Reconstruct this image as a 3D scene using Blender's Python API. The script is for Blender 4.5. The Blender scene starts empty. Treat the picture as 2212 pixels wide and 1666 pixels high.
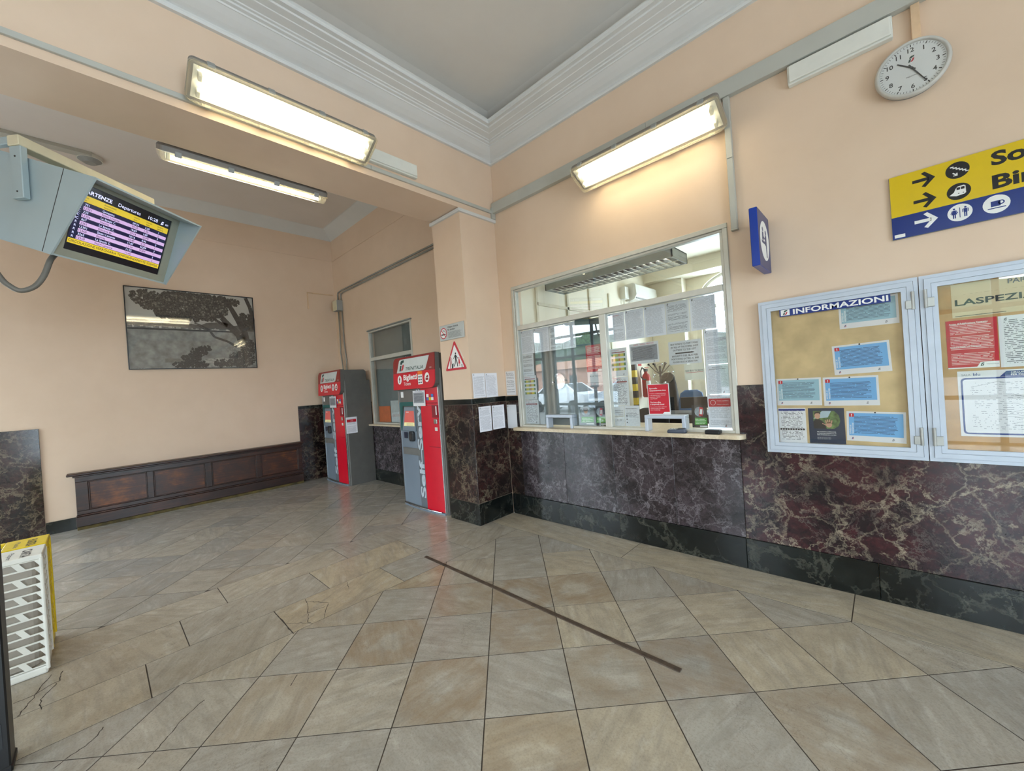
import bpy, bmesh, math, random
from mathutils import Matrix, Vector

random.seed(7)
S = bpy.context.scene
COL = S.collection
PI = math.pi

# ------------------------------------------------------------------ camera
cam_d = bpy.data.cameras.new('camera')
cam = bpy.data.objects.new('camera', cam_d)
COL.objects.link(cam)
cam_d.sensor_fit = 'HORIZONTAL'
cam_d.sensor_width = 36.0
cam_d.lens = 853.0 / 2212.0 * 36.0
cam_d.clip_start = 0.05
cam_d.clip_end = 400
YAW, PITCH, ROLL = math.radians(-43.5025), math.radians(-0.1493), math.radians(-3.9244)
_f = Vector((math.sin(YAW) * math.cos(PITCH), math.cos(YAW) * math.cos(PITCH), math.sin(PITCH)))
_r = Vector((math.cos(YAW), -math.sin(YAW), 0))
_u = _r.cross(_f)
_r2 = _r * math.cos(ROLL) + _u * math.sin(ROLL)
_u2 = -_r * math.sin(ROLL) + _u * math.cos(ROLL)
cm = Matrix.Identity(4)
for i in range(3):
    cm[i][0], cm[i][1], cm[i][2] = _r2[i], _u2[i], -_f[i]
cm[2][3] = 1.6
cam.matrix_world = cm
S.camera = cam

# ------------------------------------------------------------------ sky, exposure
wd = bpy.data.worlds.new('sky')
S.world = wd
wd.use_nodes = True
_nt = wd.node_tree
_bg = _nt.nodes['Background']
_bg.inputs[0].default_value = (0.74, 0.87, 1.0, 1)
_bg.inputs[1].default_value = 14.0
S.view_settings.view_transform = 'Standard'
S.view_settings.look = 'None'
S.view_settings.gamma = 1.0
S.view_settings.use_curve_mapping = False
S.view_settings.exposure = 0.22
S.cycles.max_bounces = 7
S.cycles.glossy_bounces = 3
S.cycles.adaptive_threshold = 0.025
S.cycles.transmission_bounces = 4
S.cycles.caustics_reflective = False
S.cycles.caustics_refractive = False
TUBE = 14.0          # strength of the fluorescent tubes


def portal(loc, rot, sx, sy):
    d = bpy.data.lights.new('daylight_portal', 'AREA')
    d.shape = 'RECTANGLE'
    d.size, d.size_y = sx, sy
    d.cycles.is_portal = True
    o = bpy.data.objects.new('daylight_portal', d)
    COL.objects.link(o)
    o.location = loc
    o.rotation_euler = rot


# openings in the hall's outer walls (x0, x1, z0, z1)
DOOR_A = (-8.15, -5.75, 0.0, 3.5)
DOOR_B = (0.5, 3.5, 0.0, 3.5)
WIN_C = (-3.1, -2.0, 0.9, 3.5)
YF = -3.5
XB = -8.3           # far wall of the alcove
for (a, b, c, d) in (DOOR_A, DOOR_B, WIN_C):
    portal(((a + b) / 2, YF - 0.12, (c + d) / 2), (PI / 2, 0, 0), b - a, d - c)
DOOR_D = (-1.6, 1.6, 0.0, 3.2)      # on the wall x = XR, along y
XR = 4.5
portal((XR + 0.12, 0, 1.6), (PI / 2, 0, PI / 2), 3.2, 3.2)
DOOR_E = (-3.35, -1.75, 0.0, 3.3)    # on the alcove's far wall, along y
portal((XB - 0.12, -2.55, 1.65), (PI / 2, 0, -PI / 2), 1.6, 3.3)
ARCH = (-2.45, -0.75, 0.9, 3.0)
portal((-1.6, 7.95, 2.1), (-PI / 2, 0, 0), 1.7, 2.4)


# ------------------------------------------------------------------ helpers
def lin(c):
    return tuple(((v / 255) / 12.92 if v / 255 <= 0.04045 else ((v / 255 + 0.055) / 1.055) ** 2.4) for v in c[:3]) + (1.0,)


class NT:
    def __init__(self, name):
        self.m = bpy.data.materials.new(name)
        self.m.use_nodes = True
        self.t = self.m.node_tree
        self.b = self.t.nodes['Principled BSDF']

    def n(self, typ, ins=None, **props):
        nd = self.t.nodes.new(typ)
        for k, v in props.items():
            setattr(nd, k, v)
        for k, v in (ins or {}).items():
            if isinstance(v, bpy.types.NodeSocket):
                self.t.links.new(v, nd.inputs[k])
            else:
                nd.inputs[k].default_value = v
        return nd

    def math(self, op, a, b=0.0, c=0.0):
        return self.n('ShaderNodeMath', {0: a, 1: b, 2: c}, operation=op).outputs[0]

    def mix(self, f, a, b, blend='MIX'):
        nd = self.n('ShaderNodeMix', {0: f, 6: a, 7: b}, data_type='RGBA', blend_type=blend)
        return nd.outputs[2]

    def ramp(self, f, stops):
        nd = self.n('ShaderNodeValToRGB', {0: f})
        cr = nd.color_ramp
        while len(cr.elements) < len(stops):
            cr.elements.new(0.5)
        for e, (p, c) in zip(cr.elements, stops):
            e.position = p
            e.color = c if isinstance(c, tuple) else (c, c, c, 1)
        return nd.outputs[0]

    def noise(self, vec, scale, detail=4, rough=0.55, dist=0.0):
        return self.n('ShaderNodeTexNoise', {'Vector': vec, 'Scale': scale, 'Detail': detail, 'Roughness': rough, 'Distortion': dist})

    def set(self, **kw):
        for k, v in kw.items():
            k = k.replace('_', ' ')
            if isinstance(v, bpy.types.NodeSocket):
                self.t.links.new(v, self.b.inputs[k])
            else:
                self.b.inputs[k].default_value = v
        return self.m

    def bump(self, h, strength=0.2, dist=0.01):
        nd = self.n('ShaderNodeBump', {'Height': h, 'Strength': strength, 'Distance': dist})
        self.t.links.new(nd.outputs[0], self.b.inputs['Normal'])


MATS = {}


def mat(name, rgb, rough=0.5, metal=0.0, var=0.06, scale=8.0, bump=0.0, spec=0.5, emit=0.0):
    """painted / plastic / metal surface with a little procedural tonal variation"""
    if name in MATS:
        return MATS[name]
    a = NT(name)
    base = lin(rgb)
    tc = a.n('ShaderNodeTexCoord').outputs['Object']
    nz = a.noise(tc, scale, 3).outputs[0]
    dark = tuple(max(0, c * (1 - var * 2)) for c in base[:3]) + (1,)
    lite = tuple(min(1, c * (1 + var * 2)) for c in base[:3]) + (1,)
    col = a.ramp(nz, [(0.3, dark), (0.7, lite)])
    a.set(Base_Color=col, Roughness=rough, Metallic=metal, Specular_IOR_Level=spec)
    if bump:
        a.bump(a.noise(tc, scale * 6, 4).outputs[0], bump, 0.004)
    if emit:
        a.set(Emission_Color=base, Emission_Strength=emit)
    MATS[name] = a.m
    return a.m


def glass_mat(name, tint=(1, 1, 1), rough=0.0, ior=1.5, boost=0.0, body=0.0):
    if name in MATS:
        return MATS[name]
    a = NT(name)
    t = a.t
    out = t.nodes['Material Output']
    ge = a.n('ShaderNodeNewGeometry')
    cs = a.math('ABSOLUTE', a.n('ShaderNodeVectorMath', {0: ge.outputs['Normal'], 1: ge.outputs['Incoming']}, operation='DOT_PRODUCT').outputs['Value'])
    f0 = ((ior - 1) / (ior + 1)) ** 2
    fac = a.math('ADD', a.math('MULTIPLY', a.math('POWER', a.math('SUBTRACT', 1.0, cs), 5.0), 1 - f0), f0 + boost)
    tr = a.n('ShaderNodeBsdfTransparent', {'Color': tint + (1,)})
    gl = a.n('ShaderNodeBsdfGlossy', {'Color': (1, 1, 1, 1), 'Roughness': rough})
    first = tr.outputs[0]
    if body:
        df = a.n('ShaderNodeBsdfDiffuse', {'Color': tint + (1,)})
        first = a.n('ShaderNodeMixShader', {0: body, 1: tr.outputs[0], 2: df.outputs[0]}).outputs[0]
    mx = a.n('ShaderNodeMixShader', {0: fac, 1: first, 2: gl.outputs[0]})
    t.links.new(mx.outputs[0], out.inputs[0])
    t.nodes.remove(a.b)
    MATS[name] = a.m
    return a.m


def plaster(name, rgb, rgb2, bump=0.12):
    a = NT(name)
    p = a.n('ShaderNodeNewGeometry').outputs['Position']
    n1 = a.noise(p, 0.55, 5, 0.6).outputs[0]
    n2 = a.noise(p, 3.5, 5, 0.6).outputs[0]
    f = a.math('ADD', a.math('MULTIPLY', n1, 0.7), a.math('MULTIPLY', n2, 0.3))
    col = a.ramp(f, [(0.32, lin(rgb2)), (0.62, lin(rgb))])
    a.set(Base_Color=col, Roughness=0.62, Specular_IOR_Level=0.35)
    a.bump(a.noise(p, 22, 6).outputs[0], bump, 0.006)
    MATS[name] = a.m
    return a.m


def dado_marble(name, cols, vein, vein2, vs, amount, warp=0.5, rough=0.16):
    """polished breccia: warped colour patches cut by pale thread veins"""
    a = NT(name)
    p = a.n('ShaderNodeNewGeometry').outputs['Position']
    rnd = a.n('ShaderNodeObjectInfo').outputs['Random']
    off = a.n('ShaderNodeCombineXYZ', {0: a.math('MULTIPLY', rnd, 31.0), 1: 0.0, 2: a.math('MULTIPLY', rnd, 17.0)}).outputs[0]
    q = a.n('ShaderNodeVectorMath', {0: p, 1: off}, operation='ADD').outputs[0]

    def warped(scale, amt, det=4):
        w = a.noise(q, scale, det, 0.65).outputs[1]
        w = a.n('ShaderNodeVectorMath', {0: w, 1: (0.5, 0.5, 0.5)}, operation='SUBTRACT').outputs[0]
        w = a.n('ShaderNodeVectorMath', {0: w, 'Scale': amt}, operation='SCALE').outputs[0]
        return a.n('ShaderNodeVectorMath', {0: q, 1: w}, operation='ADD').outputs[0]
    qa = warped(2.0, warp, 6)
    qb = warped(5.0, warp * 0.55, 6)
    patch = a.noise(qa, 3.4, 6, 0.66).outputs[0]
    col = a.ramp(patch, [(0.34, lin(cols[0])), (0.47, lin(cols[1])), (0.58, lin(cols[2])), (0.72, lin(cols[1]))])
    mott = a.noise(q, 26.0, 5, 0.7).outputs[0]
    col = a.mix(a.ramp(mott, [(0.40, 0.45), (0.56, 0.0)]), col, lin(cols[0]))
    col = a.mix(a.ramp(mott, [(0.58, 0.0), (0.75, 0.16)]), col, lin(vein2))
    g = a.noise(q, 1.7, 4, 0.6).outputs[0]
    gate = a.ramp(g, [(0.36, 0.12), (0.60, 1.0)])

    def threads(vec, sc, wd):
        v = a.noise(vec, sc, 5, 0.6, 0.3).outputs[0]
        d = a.math('ABSOLUTE', a.math('SUBTRACT', v, 0.5))
        return a.ramp(d, [(0.0, 1.0), (wd * 0.4, 0.6), (wd, 0.0)])
    t1 = threads(qb, vs * 0.9, 0.020)
    t2 = threads(qa, vs * 2.1, 0.026)
    e1 = a.n('ShaderNodeTexVoronoi', {'Vector': qb, 'Scale': vs * 1.1}, feature='DISTANCE_TO_EDGE').outputs[0]
    t3 = a.ramp(e1, [(0.0, 1.0), (0.012, 0.5), (0.032, 0.0)])
    col = a.mix(a.math('MULTIPLY', t2, a.math('MULTIPLY', gate, amount * 0.8)), col, lin(vein2))
    col = a.mix(a.math('MULTIPLY', t1, a.math('MULTIPLY', gate, amount)), col, lin(vein))
    col = a.mix(a.math('MULTIPLY', t3, a.math('MULTIPLY', gate, amount * 0.7)), col, lin(vein))
    a.set(Base_Color=col, Roughness=rough, Specular_IOR_Level=0.5)
    MATS[name] = a.m
    return a.m


def floor_marble():
    a = NT('floor_marble')
    p = a.n('ShaderNodeNewGeometry').outputs['Position']
    oc = a.n('ShaderNodeTexCoord').outputs['Object']
    rnd = a.n('ShaderNodeObjectInfo').outputs['Random']
    tone = a.n('ShaderNodeAttribute', attribute_type='OBJECT', attribute_name='tone').outputs['Fac']
    stain = a.n('ShaderNodeAttribute', attribute_type='OBJECT', attribute_name='stain').outputs['Fac']
    off = a.n('ShaderNodeCombineXYZ', {0: a.math('MULTIPLY', rnd, 53.0), 1: a.math('MULTIPLY', rnd, 29.0), 2: a.math('MULTIPLY', rnd, 11.0)}).outputs[0]
    q0 = a.n('ShaderNodeVectorMath', {0: p, 1: off}, operation='ADD').outputs[0]
    q = a.n('ShaderNodeVectorRotate', {'Vector': q0, 'Axis': (0, 0, 1), 'Angle': a.math('MULTIPLY', rnd, 6.28)}, rotation_type='AXIS_ANGLE').outputs[0]
    st = a.n('ShaderNodeMapping', {'Vector': q, 'Scale': (1.0, 3.2, 1.0)}).outputs[0]
    base = a.ramp(tone, [(0.0, lin((146, 143, 137))), (0.3, lin((167, 160, 148))), (0.55, lin((176, 166, 149))), (0.8, lin((183, 170, 147))), (1.0, lin((189, 172, 144)))])
    cloud = a.noise(st, 2.2, 6, 0.6).outputs[0]
    base = a.mix(a.ramp(cloud, [(0.30, 0.45), (0.62, 0.0)]), base, lin((150, 142, 130)))
    base = a.mix(a.ramp(a.noise(st, 5.0, 5, 0.6, 0.4).outputs[0], [(0.52, 0.0), (0.75, 0.35)]), base, lin((212, 206, 194)))
    # streaky grain and thin dark veins
    gr = a.noise(a.n('ShaderNodeMapping', {'Vector': q, 'Scale': (1.0, 7.0, 1.0)}).outputs[0], 2.6, 7, 0.68, 0.3).outputs[0]
    base = a.mix(a.ramp(gr, [(0.36, 0.38), (0.52, 0.0)]), base, lin((128, 122, 114)))
    wq = a.n('ShaderNodeVectorMath', {0: q, 1: a.noise(q, 4.0, 6, 0.65).outputs[1]}, operation='ADD').outputs[0]
    ed = a.n('ShaderNodeTexVoronoi', {'Vector': wq, 'Scale': 1.5}, feature='DISTANCE_TO_EDGE').outputs[0]
    eg = a.ramp(a.noise(q, 1.4, 3, 0.5).outputs[0], [(0.50, 0.0), (0.62, 0.6)])
    base = a.mix(a.math('MULTIPLY', a.ramp(ed, [(0.0, 1.0), (0.004, 0.4), (0.010, 0.0)]), eg), base, lin((104, 96, 88)))
    mo = a.noise(q0, 8.0, 8, 0.7).outputs[0]
    base = a.mix(a.ramp(mo, [(0.38, 0.28), (0.54, 0.0)]), base, lin((130, 117, 99)))
    fine = a.noise(p, 95.0, 4, 0.7).outputs[0]
    base = a.mix(a.ramp(fine, [(0.36, 0.28), (0.52, 0.0)]), base, lin((112, 104, 94)))
    # brown patches with a shape of their own
    r = a.n('ShaderNodeVectorMath', {0: oc}, operation='LENGTH').outputs['Value']
    rr = a.math('ADD', r, a.math('MULTIPLY', a.math('SUBTRACT', a.noise(q0, 5.0, 5, 0.6).outputs[0], 0.5), 0.42))
    ring = a.ramp(rr, [(0.06, 0.0), (0.13, 0.75), (0.2, 0.95), (0.30, 0.15)])
    grain = a.noise(st, 9.0, 4, 0.6).outputs[0]
    sf = a.math('MULTIPLY', a.math('MULTIPLY', ring, stain), a.ramp(grain, [(0.25, 0.55), (0.7, 1.0)]))
    base = a.mix(a.math('MULTIPLY', sf, 0.85), base, lin((138, 114, 84)))
    speck = a.noise(p, 70, 2, 0.5).outputs[0]
    base = a.mix(a.ramp(speck, [(0.70, 0.0), (0.78, 0.35)]), base, lin((110, 98, 84)))
    rg = a.ramp(a.noise(p, 6, 4).outputs[0], [(0.2, 0.21), (0.8, 0.25)])
    a.set(Base_Color=base, Roughness=rg, Specular_IOR_Level=0.45)
    MATS['floor_marble'] = a.m


def print_mat(name, paper, ink, pitch=0.0075, fill=0.42, para=0.36, dens=0.40, inkf=0.75, m=0.08, top=0.93):
    """a sheet of small print: rows of word-like dashes broken into paragraphs"""
    if name in MATS:
        return MATS[name]
    a = NT(name)
    tc = a.n('ShaderNodeTexCoord')
    o = a.n('ShaderNodeSeparateXYZ', {0: tc.outputs['Object']})
    g = a.n('ShaderNodeSeparateXYZ', {0: tc.outputs['Generated']})
    rnd = a.math('MULTIPLY', a.n('ShaderNodeObjectInfo').outputs['Random'], 97.0)
    ln = a.math('DIVIDE', o.outputs[1], pitch)
    idx = a.math('FLOOR', ln)
    fr = a.math('FRACT', ln)
    band = a.math('GREATER_THAN', fr, 1 - fill)
    wv = a.n('ShaderNodeCombineXYZ', {0: a.math('MULTIPLY', o.outputs[0], 120.0 * 0.0075 / pitch), 1: a.math('MULTIPLY', idx, 5.37), 2: rnd}).outputs[0]
    word = a.math('GREATER_THAN', a.noise(wv, 1.0, 2, 0.5).outputs[0], dens)
    pv = a.n('ShaderNodeCombineXYZ', {0: a.math('MULTIPLY', idx, 0.31), 1: rnd, 2: 0.0}).outputs[0]
    pg = a.math('GREATER_THAN', a.noise(pv, 1.0, 1, 0.5).outputs[0], para)
    ev = a.n('ShaderNodeCombineXYZ', {0: a.math('MULTIPLY', idx, 9.1), 1: rnd, 2: 3.0}).outputs[0]
    lim = a.math('ADD', a.math('MULTIPLY', a.noise(ev, 1.0, 1, 0.5).outputs[0], 0.5), 0.62)
    gx = a.math('MULTIPLY', a.math('GREATER_THAN', g.outputs[0], m), a.math('LESS_THAN', g.outputs[0], a.math('MINIMUM', lim, 1 - m)))
    gy = a.math('MULTIPLY', a.math('GREATER_THAN', g.outputs[1], 1 - top), a.math('LESS_THAN', g.outputs[1], top))
    f = a.math('MULTIPLY', a.math('MULTIPLY', band, word), a.math('MULTIPLY', pg, a.math('MULTIPLY', gx, gy)))
    col = a.mix(a.math('MULTIPLY', f, inkf), lin(paper), lin(ink))
    a.set(Base_Color=col, Roughness=0.55, Specular_IOR_Level=0.3)
    MATS[name] = a.m
    return a.m


def fr_w(y0, u=0.0, v=0.0):          # on a wall facing -y : u = x, v = z, w = out of the wall
    return Matrix(((1, 0, 0, u), (0, 0, -1, y0), (0, 1, 0, v), (0, 0, 0, 1)))


def fr_b(x0, u=0.0, v=0.0):          # on a wall facing +x : u = y, v = z, w = out of the wall
    return Matrix(((0, 0, 1, x0), (1, 0, 0, u), (0, 1, 0, v), (0, 0, 0, 1)))


def frame(right, up, org):
    r, u = Vector(right).normalized(), Vector(up).normalized()
    n = r.cross(u)
    m = Matrix.Identity(4)
    for i in range(3):
        m[i][0], m[i][1], m[i][2], m[i][3] = r[i], u[i], n[i], org[i]
    return m


class MB:
    def __init__(self):
        self.v, self.f = [], []

    def add(self, vs, fs):
        k = len(self.v)
        self.v += [tuple(p) for p in vs]
        self.f += [tuple(i + k for i in f) for f in fs]
        return self

    def box(self, x0, x1, y0, y1, z0, z1):
        return self.add([(x0, y0, z0), (x1, y0, z0), (x1, y1, z0), (x0, y1, z0), (x0, y0, z1), (x1, y0, z1), (x1, y1, z1), (x0, y1, z1)],
                        [(3, 2, 1, 0), (4, 5, 6, 7), (0, 1, 5, 4), (1, 2, 6, 5), (2, 3, 7, 6), (3, 0, 4, 7)])

    def rbox(self, x0, x1, y0, y1, z0, z1, b=0.004, seg=2):
        bm = bmesh.new()
        bmesh.ops.create_cube(bm, size=1)
        for q in bm.verts:
            q.co = Vector(((x0 + x1) / 2 + q.co.x * (x1 - x0), (y0 + y1) / 2 + q.co.y * (y1 - y0), (z0 + z1) / 2 + q.co.z * (z1 - z0)))
        bmesh.ops.bevel(bm, geom=bm.edges[:], offset=min(b, 0.45 * min(abs(x1 - x0), abs(y1 - y0), abs(z1 - z0))), segments=seg, affect='EDGES', profile=0.5)
        bm.verts.index_update()
        self.add([q.co[:] for q in bm.verts], [[q.index for q in f.verts] for f in bm.faces])
        bm.free()
        return self

    def prism(self, pts, z0, z1):
        n = len(pts)
        if sum(pts[i][0] * pts[(i + 1) % n][1] - pts[(i + 1) % n][0] * pts[i][1] for i in range(n)) < 0:
            pts = pts[::-1]
        vs = [(p[0], p[1], z0) for p in pts] + [(p[0], p[1], z1) for p in pts]
        return self.add(vs, [tuple(range(n - 1, -1, -1)), tuple(range(n, 2 * n))] + [(i, (i + 1) % n, n + (i + 1) % n, n + i) for i in range(n)])

    def loft(self, rings, cap0=True, cap1=True, closed=True):
        n = len(rings[0])
        vs = [p for r in rings for p in r]
        fs = []
        for k in range(len(rings) - 1):
            for i in range(n if closed else n - 1):
                j = (i + 1) % n
                fs.append((k * n + i, k * n + j, (k + 1) * n + j, (k + 1) * n + i))
        if cap0:
            fs.append(tuple(range(n - 1, -1, -1)))
        if cap1:
            fs.append(tuple(range((len(rings) - 1) * n, len(rings) * n)))
        return self.add(vs, fs)

    def cyl(self, x, y, z0, z1, r, seg=24, r1=None):
        r1 = r if r1 is None else r1
        c = [(math.cos(2 * PI * i / seg), math.sin(2 * PI * i / seg)) for i in range(seg)]
        return self.loft([[(x + r * a, y + r * b, z0) for a, b in c], [(x + r1 * a, y + r1 * b, z1) for a, b in c]])

    def tube(self, path, r, seg=8, cap=True):
        path = [Vector(p) for p in path]
        rings = []
        prev = None
        for i, p in enumerate(path):
            d = (path[min(i + 1, len(path) - 1)] - path[max(i - 1, 0)]).normalized()
            if prev is None:
                a = Vector((0, 0, 1)) if abs(d.z) < 0.9 else Vector((1, 0, 0))
                s = d.cross(a).normalized()
            else:
                s = (prev - d * prev.dot(d)).normalized()
            prev = s
            t = d.cross(s)
            rr = r[i] if isinstance(r, (list, tuple)) else r
            rings.append([tuple(p + (s * math.cos(2 * PI * k / seg) + t * math.sin(2 * PI * k / seg)) * rr) for k in range(seg)])
        return self.loft(rings, cap, cap)

    def ball(self, c, r, seg=12, rings=8, sc=(1, 1, 1)):
        rg = []
        for i in range(1, rings):
            a = PI * i / rings
            rg.append([(c[0] + r * sc[0] * math.sin(a) * math.cos(2 * PI * k / seg), c[1] + r * sc[1] * math.sin(a) * math.sin(2 * PI * k / seg), c[2] - r * sc[2] * math.cos(a)) for k in range(seg)])
        return self.loft(rg)

    def ring(self, x, y, r0, r1, z0, z1, seg=40):
        c = [(math.cos(2 * PI * i / seg), math.sin(2 * PI * i / seg)) for i in range(seg)]
        rr = [[(x + r * a, y + r * b, z) for a, b in c] for r, z in ((r0, z0), (r1, z0), (r1, z1), (r0, z1), (r0, z0))]
        return self.loft(rr, False, False)

    def build(self, name, m, parent=None, mw=None, smooth=False, fix=False):
        me = bpy.data.meshes.new(name)
        me.from_pydata(self.v, [], self.f)
        if fix or True:
            bm = bmesh.new()
            bm.from_mesh(me)
            bmesh.ops.recalc_face_normals(bm, faces=bm.faces[:])
            bm.to_mesh(me)
            bm.free()
        if smooth:
            for p in me.polygons:
                p.use_smooth = True
        me.materials.append(MATS[m] if isinstance(m, str) else m)
        o = bpy.data.objects.new(name, me)
        COL.objects.link(o)
        if parent is not None:
            o.parent = parent
        if mw is not None:
            o.matrix_world = mw
        return o


def rrect(w, h, r, z=0.0, seg=4, cx=0.0, cy=0.0):
    pts = []
    for (sx, sy, a0) in ((1, 1, 0), (-1, 1, 90), (-1, -1, 180), (1, -1, 270)):
        for k in range(seg + 1):
            a = math.radians(a0 + 90 * k / seg)
            pts.append((cx + sx * (w / 2 - r) + r * math.cos(a), cy + sy * (h / 2 - r) + r * math.sin(a), z))
    return pts


def p2(pts):
    return [(p[0], p[1]) for p in pts]


def ell(cx, cy, rx, ry=None, seg=28):
    ry = rx if ry is None else ry
    return [(cx + rx * math.cos(2 * PI * i / seg), cy + ry * math.sin(2 * PI * i / seg)) for i in range(seg)]


def empty(name, mw):
    o = bpy.data.objects.new(name, None)
    o.empty_display_size = 0.1
    COL.objects.link(o)
    o.matrix_world = mw if isinstance(mw, Matrix) else Matrix.Translation(mw)
    return o


def tag(o, label, cat, group=None, kind=None):
    o['label'] = label
    o['category'] = cat
    if group:
        o['group'] = group
    if kind:
        o['kind'] = kind
    return o


def struct(o, label=None, cat=None):
    o['kind'] = 'structure'
    if label:
        o['label'] = label
        o['category'] = cat
    return o


_cap = {}


def text(s, h, u, v, w, m, parent, align='C', bold=0.0, width=None, rot=0.0, shear=0.0, name='lettering', ext=0.0):
    """flat lettering; h is the cap height, (u, v) the left / centre of the baseline"""
    cu = bpy.data.curves.new('t', 'FONT')
    cu.body = s
    cu.size = 1
    cu.offset = bold
    cu.shear = shear
    cu.resolution_u = 3
    cu.extrude = 0.0
    ob = bpy.data.objects.new('t', cu)
    COL.objects.link(ob)
    dg = bpy.context.evaluated_depsgraph_get()
    me = bpy.data.meshes.new_from_object(ob.evaluated_get(dg))
    bpy.data.objects.remove(ob)
    bpy.data.curves.remove(cu)
    xs = [q.co.x for q in me.vertices]
    x0, x1 = min(xs), max(xs)
    sy = h / 0.70
    sx = sy if width is None else width / (x1 - x0)
    ox = {'C': (x0 + x1) / 2, 'L': x0, 'R': x1}[align]
    ca, sa = math.cos(rot), math.sin(rot)
    for q in me.vertices:
        a, b = (q.co.x - ox) * sx, q.co.y * sy
        q.co = (u + a * ca - b * sa, v + a * sa + b * ca, w)
    me.materials.clear()
    me.materials.append(MATS[m] if isinstance(m, str) else m)
    me.name = name
    o = bpy.data.objects.new(name, me)
    COL.objects.link(o)
    o.parent = parent
    return o


def fs_logo(cx, cy, h, parent, w, dark='logo_green', red='logo_red', name='emblem'):
    k = h / 1.0

    def P(pts):
        return [(cx + (x - 0.42) * k, cy + (y - 0.5) * k) for x, y in pts]
    MB().prism(P([(0.18, 0.62), (0.22, 0.82), (0.36, 0.97), (0.52, 1.0), (0.86, 1.0), (0.78, 0.76), (0.58, 0.76), (0.50, 0.62)]), w, w + 0.0006).prism(
        P([(0.16, 0.52), (0.42, 0.52), (0.26, 0.0), (0.0, 0.0)]), w, w + 0.0006).build(name, dark, parent)
    MB().prism(P([(0.58, 0.55), (0.84, 0.60), (0.72, 0.22), (0.58, 0.05), (0.40, 0.0), (0.32, 0.0), (0.38, 0.22), (0.48, 0.24)]), w, w + 0.0006).build(name, red, parent)


def sheet(name, label, cat, fr, u0, v0, u1, v1, m, ang=0.0, group=None, curl=0.002, parent=None):
    """a sheet of paper, slightly bowed, hung on the wall frame fr"""
    w, h = u1 - u0, v1 - v0
    nx, ny = 4, 4
    b = MB()
    for side in (0, 1):
        for j in range(ny + 1):
            for i in range(nx + 1):
                x, y = w * (i / nx - 0.5), h * (j / ny - 0.5)
                z = curl * (math.cos(PI * (i / nx - 0.5)) * 0.6 + 0.8 * (1 - j / ny) ** 2 * 0.5) + (0.0007 if side else 0.0)
                b.v.append((x, y, z))
    nn = (nx + 1) * (ny + 1)
    for j in range(ny):
        for i in range(nx):
            a = j * (nx + 1) + i
            b.f.append((a + nn, a + 1 + nn, a + nx + 2 + nn, a + nx + 1 + nn))
            b.f.append((a, a + nx + 1, a + nx + 2, a + 1))
    rim = [j for j in range(nx + 1)] + [(j + 1) * (nx + 1) + nx for j in range(ny)] + [ny * (nx + 1) + nx - 1 - j for j in range(nx)] + [(ny - 1 - j) * (nx + 1) for j in range(ny - 1)]
    for k in range(len(rim)):
        a, c = rim[k], rim[(k + 1) % len(rim)]
        b.f.append((a, c, c + nn, a + nn))
    mw = fr @ Matrix.Translation(((u0 + u1) / 2, (v0 + v1) / 2, 0)) @ Matrix.Rotation(ang, 4, 'Z')
    o = b.build(name, m, parent, mw if parent is None else None)
    if label:
        tag(o, label, cat, group)
    return o


PT = 0.0034     # height of flat print above a sheet's back plane


# ------------------------------------------------------------------ materials
plaster('wall_plaster', (230, 205, 181), (222, 196, 171))
plaster('ceiling_paint', (226, 221, 214), (219, 213, 206), 0.05)
plaster('alcove_ceiling_paint', (228, 220, 214), (222, 213, 206), 0.05)
plaster('cornice_paint', (222, 222, 220), (212, 212, 210), 0.05)
plaster('office_paint', (240, 234, 214), (233, 226, 206), 0.04)
floor_marble()
dado_marble('marble_purple', ((30, 25, 27), (50, 42, 44), (68, 58, 62)), (150, 142, 146), (108, 100, 104), 5.0, 0.55, 0.45)
dado_marble('marble_red', ((24, 21, 25), (44, 28, 32), (65, 33, 37)), (178, 164, 140), (120, 110, 102), 3.2, 0.62, 0.5)
dado_marble('marble_dark', ((18, 16, 16), (40, 28, 26), (58, 34, 32)), (150, 136, 112), (90, 80, 70), 3.6, 0.55, 0.5)
dado_marble('marble_black', ((9, 12, 11), (16, 20, 19), (25, 30, 28)), (120, 118, 104), (50, 56, 53), 1.8, 0.30, 0.6)
dado_marble('counter_stone', ((196, 176, 146), (214, 196, 166), (226, 210, 184)), (186, 160, 124), (232, 220, 198), 9, 0.4, 0.3, 0.3)
mat('grout', (62, 52, 42), 0.9)
mat('alu', (204, 202, 192), 0.42, 0.2, 0.03)
mat('alu_bright', (192, 200, 212), 0.42, 0.2, 0.02)
mat('alu_grey', (150, 156, 156), 0.45, 0.5, 0.03)
mat('chrome', (200, 200, 200), 0.2, 1.0, 0.02)
mat('steel_dark', (70, 66, 62), 0.45, 0.8, 0.05)
mat('white_plastic', (224, 224, 216), 0.45, 0, 0.02)
mat('cream_plastic', (218, 208, 178), 0.5, 0, 0.03)
mat('trunk_paint', (186, 186, 178), 0.5, 0, 0.03, 3)
mat('grey_plastic', (150, 152, 150), 0.5, 0, 0.03)
mat('dark_plastic', (34, 36, 40), 0.42, 0, 0.03)
mat('black_paint', (18, 18, 20), 0.4, 0, 0.03)
mat('white_print', (238, 238, 236), 0.5, 0, 0.01)
mat('black_print', (20, 20, 22), 0.5, 0, 0.01)
mat('grey_print', (96, 98, 106), 0.5, 0, 0.01)
mat('sign_yellow', (222, 190, 8), 0.28, 0, 0.01)
mat('sign_blue', (8, 44, 122), 0.25, 0, 0.01)
mat('flag_blue', (14, 58, 158), 0.3, 0, 0.02)
mat('print_red', (196, 24, 44), 0.4, 0, 0.02)
mat('print_green', (70, 160, 52), 0.45, 0, 0.03)
mat('logo_green', (20, 62, 56), 0.4, 0, 0.01)
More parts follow.
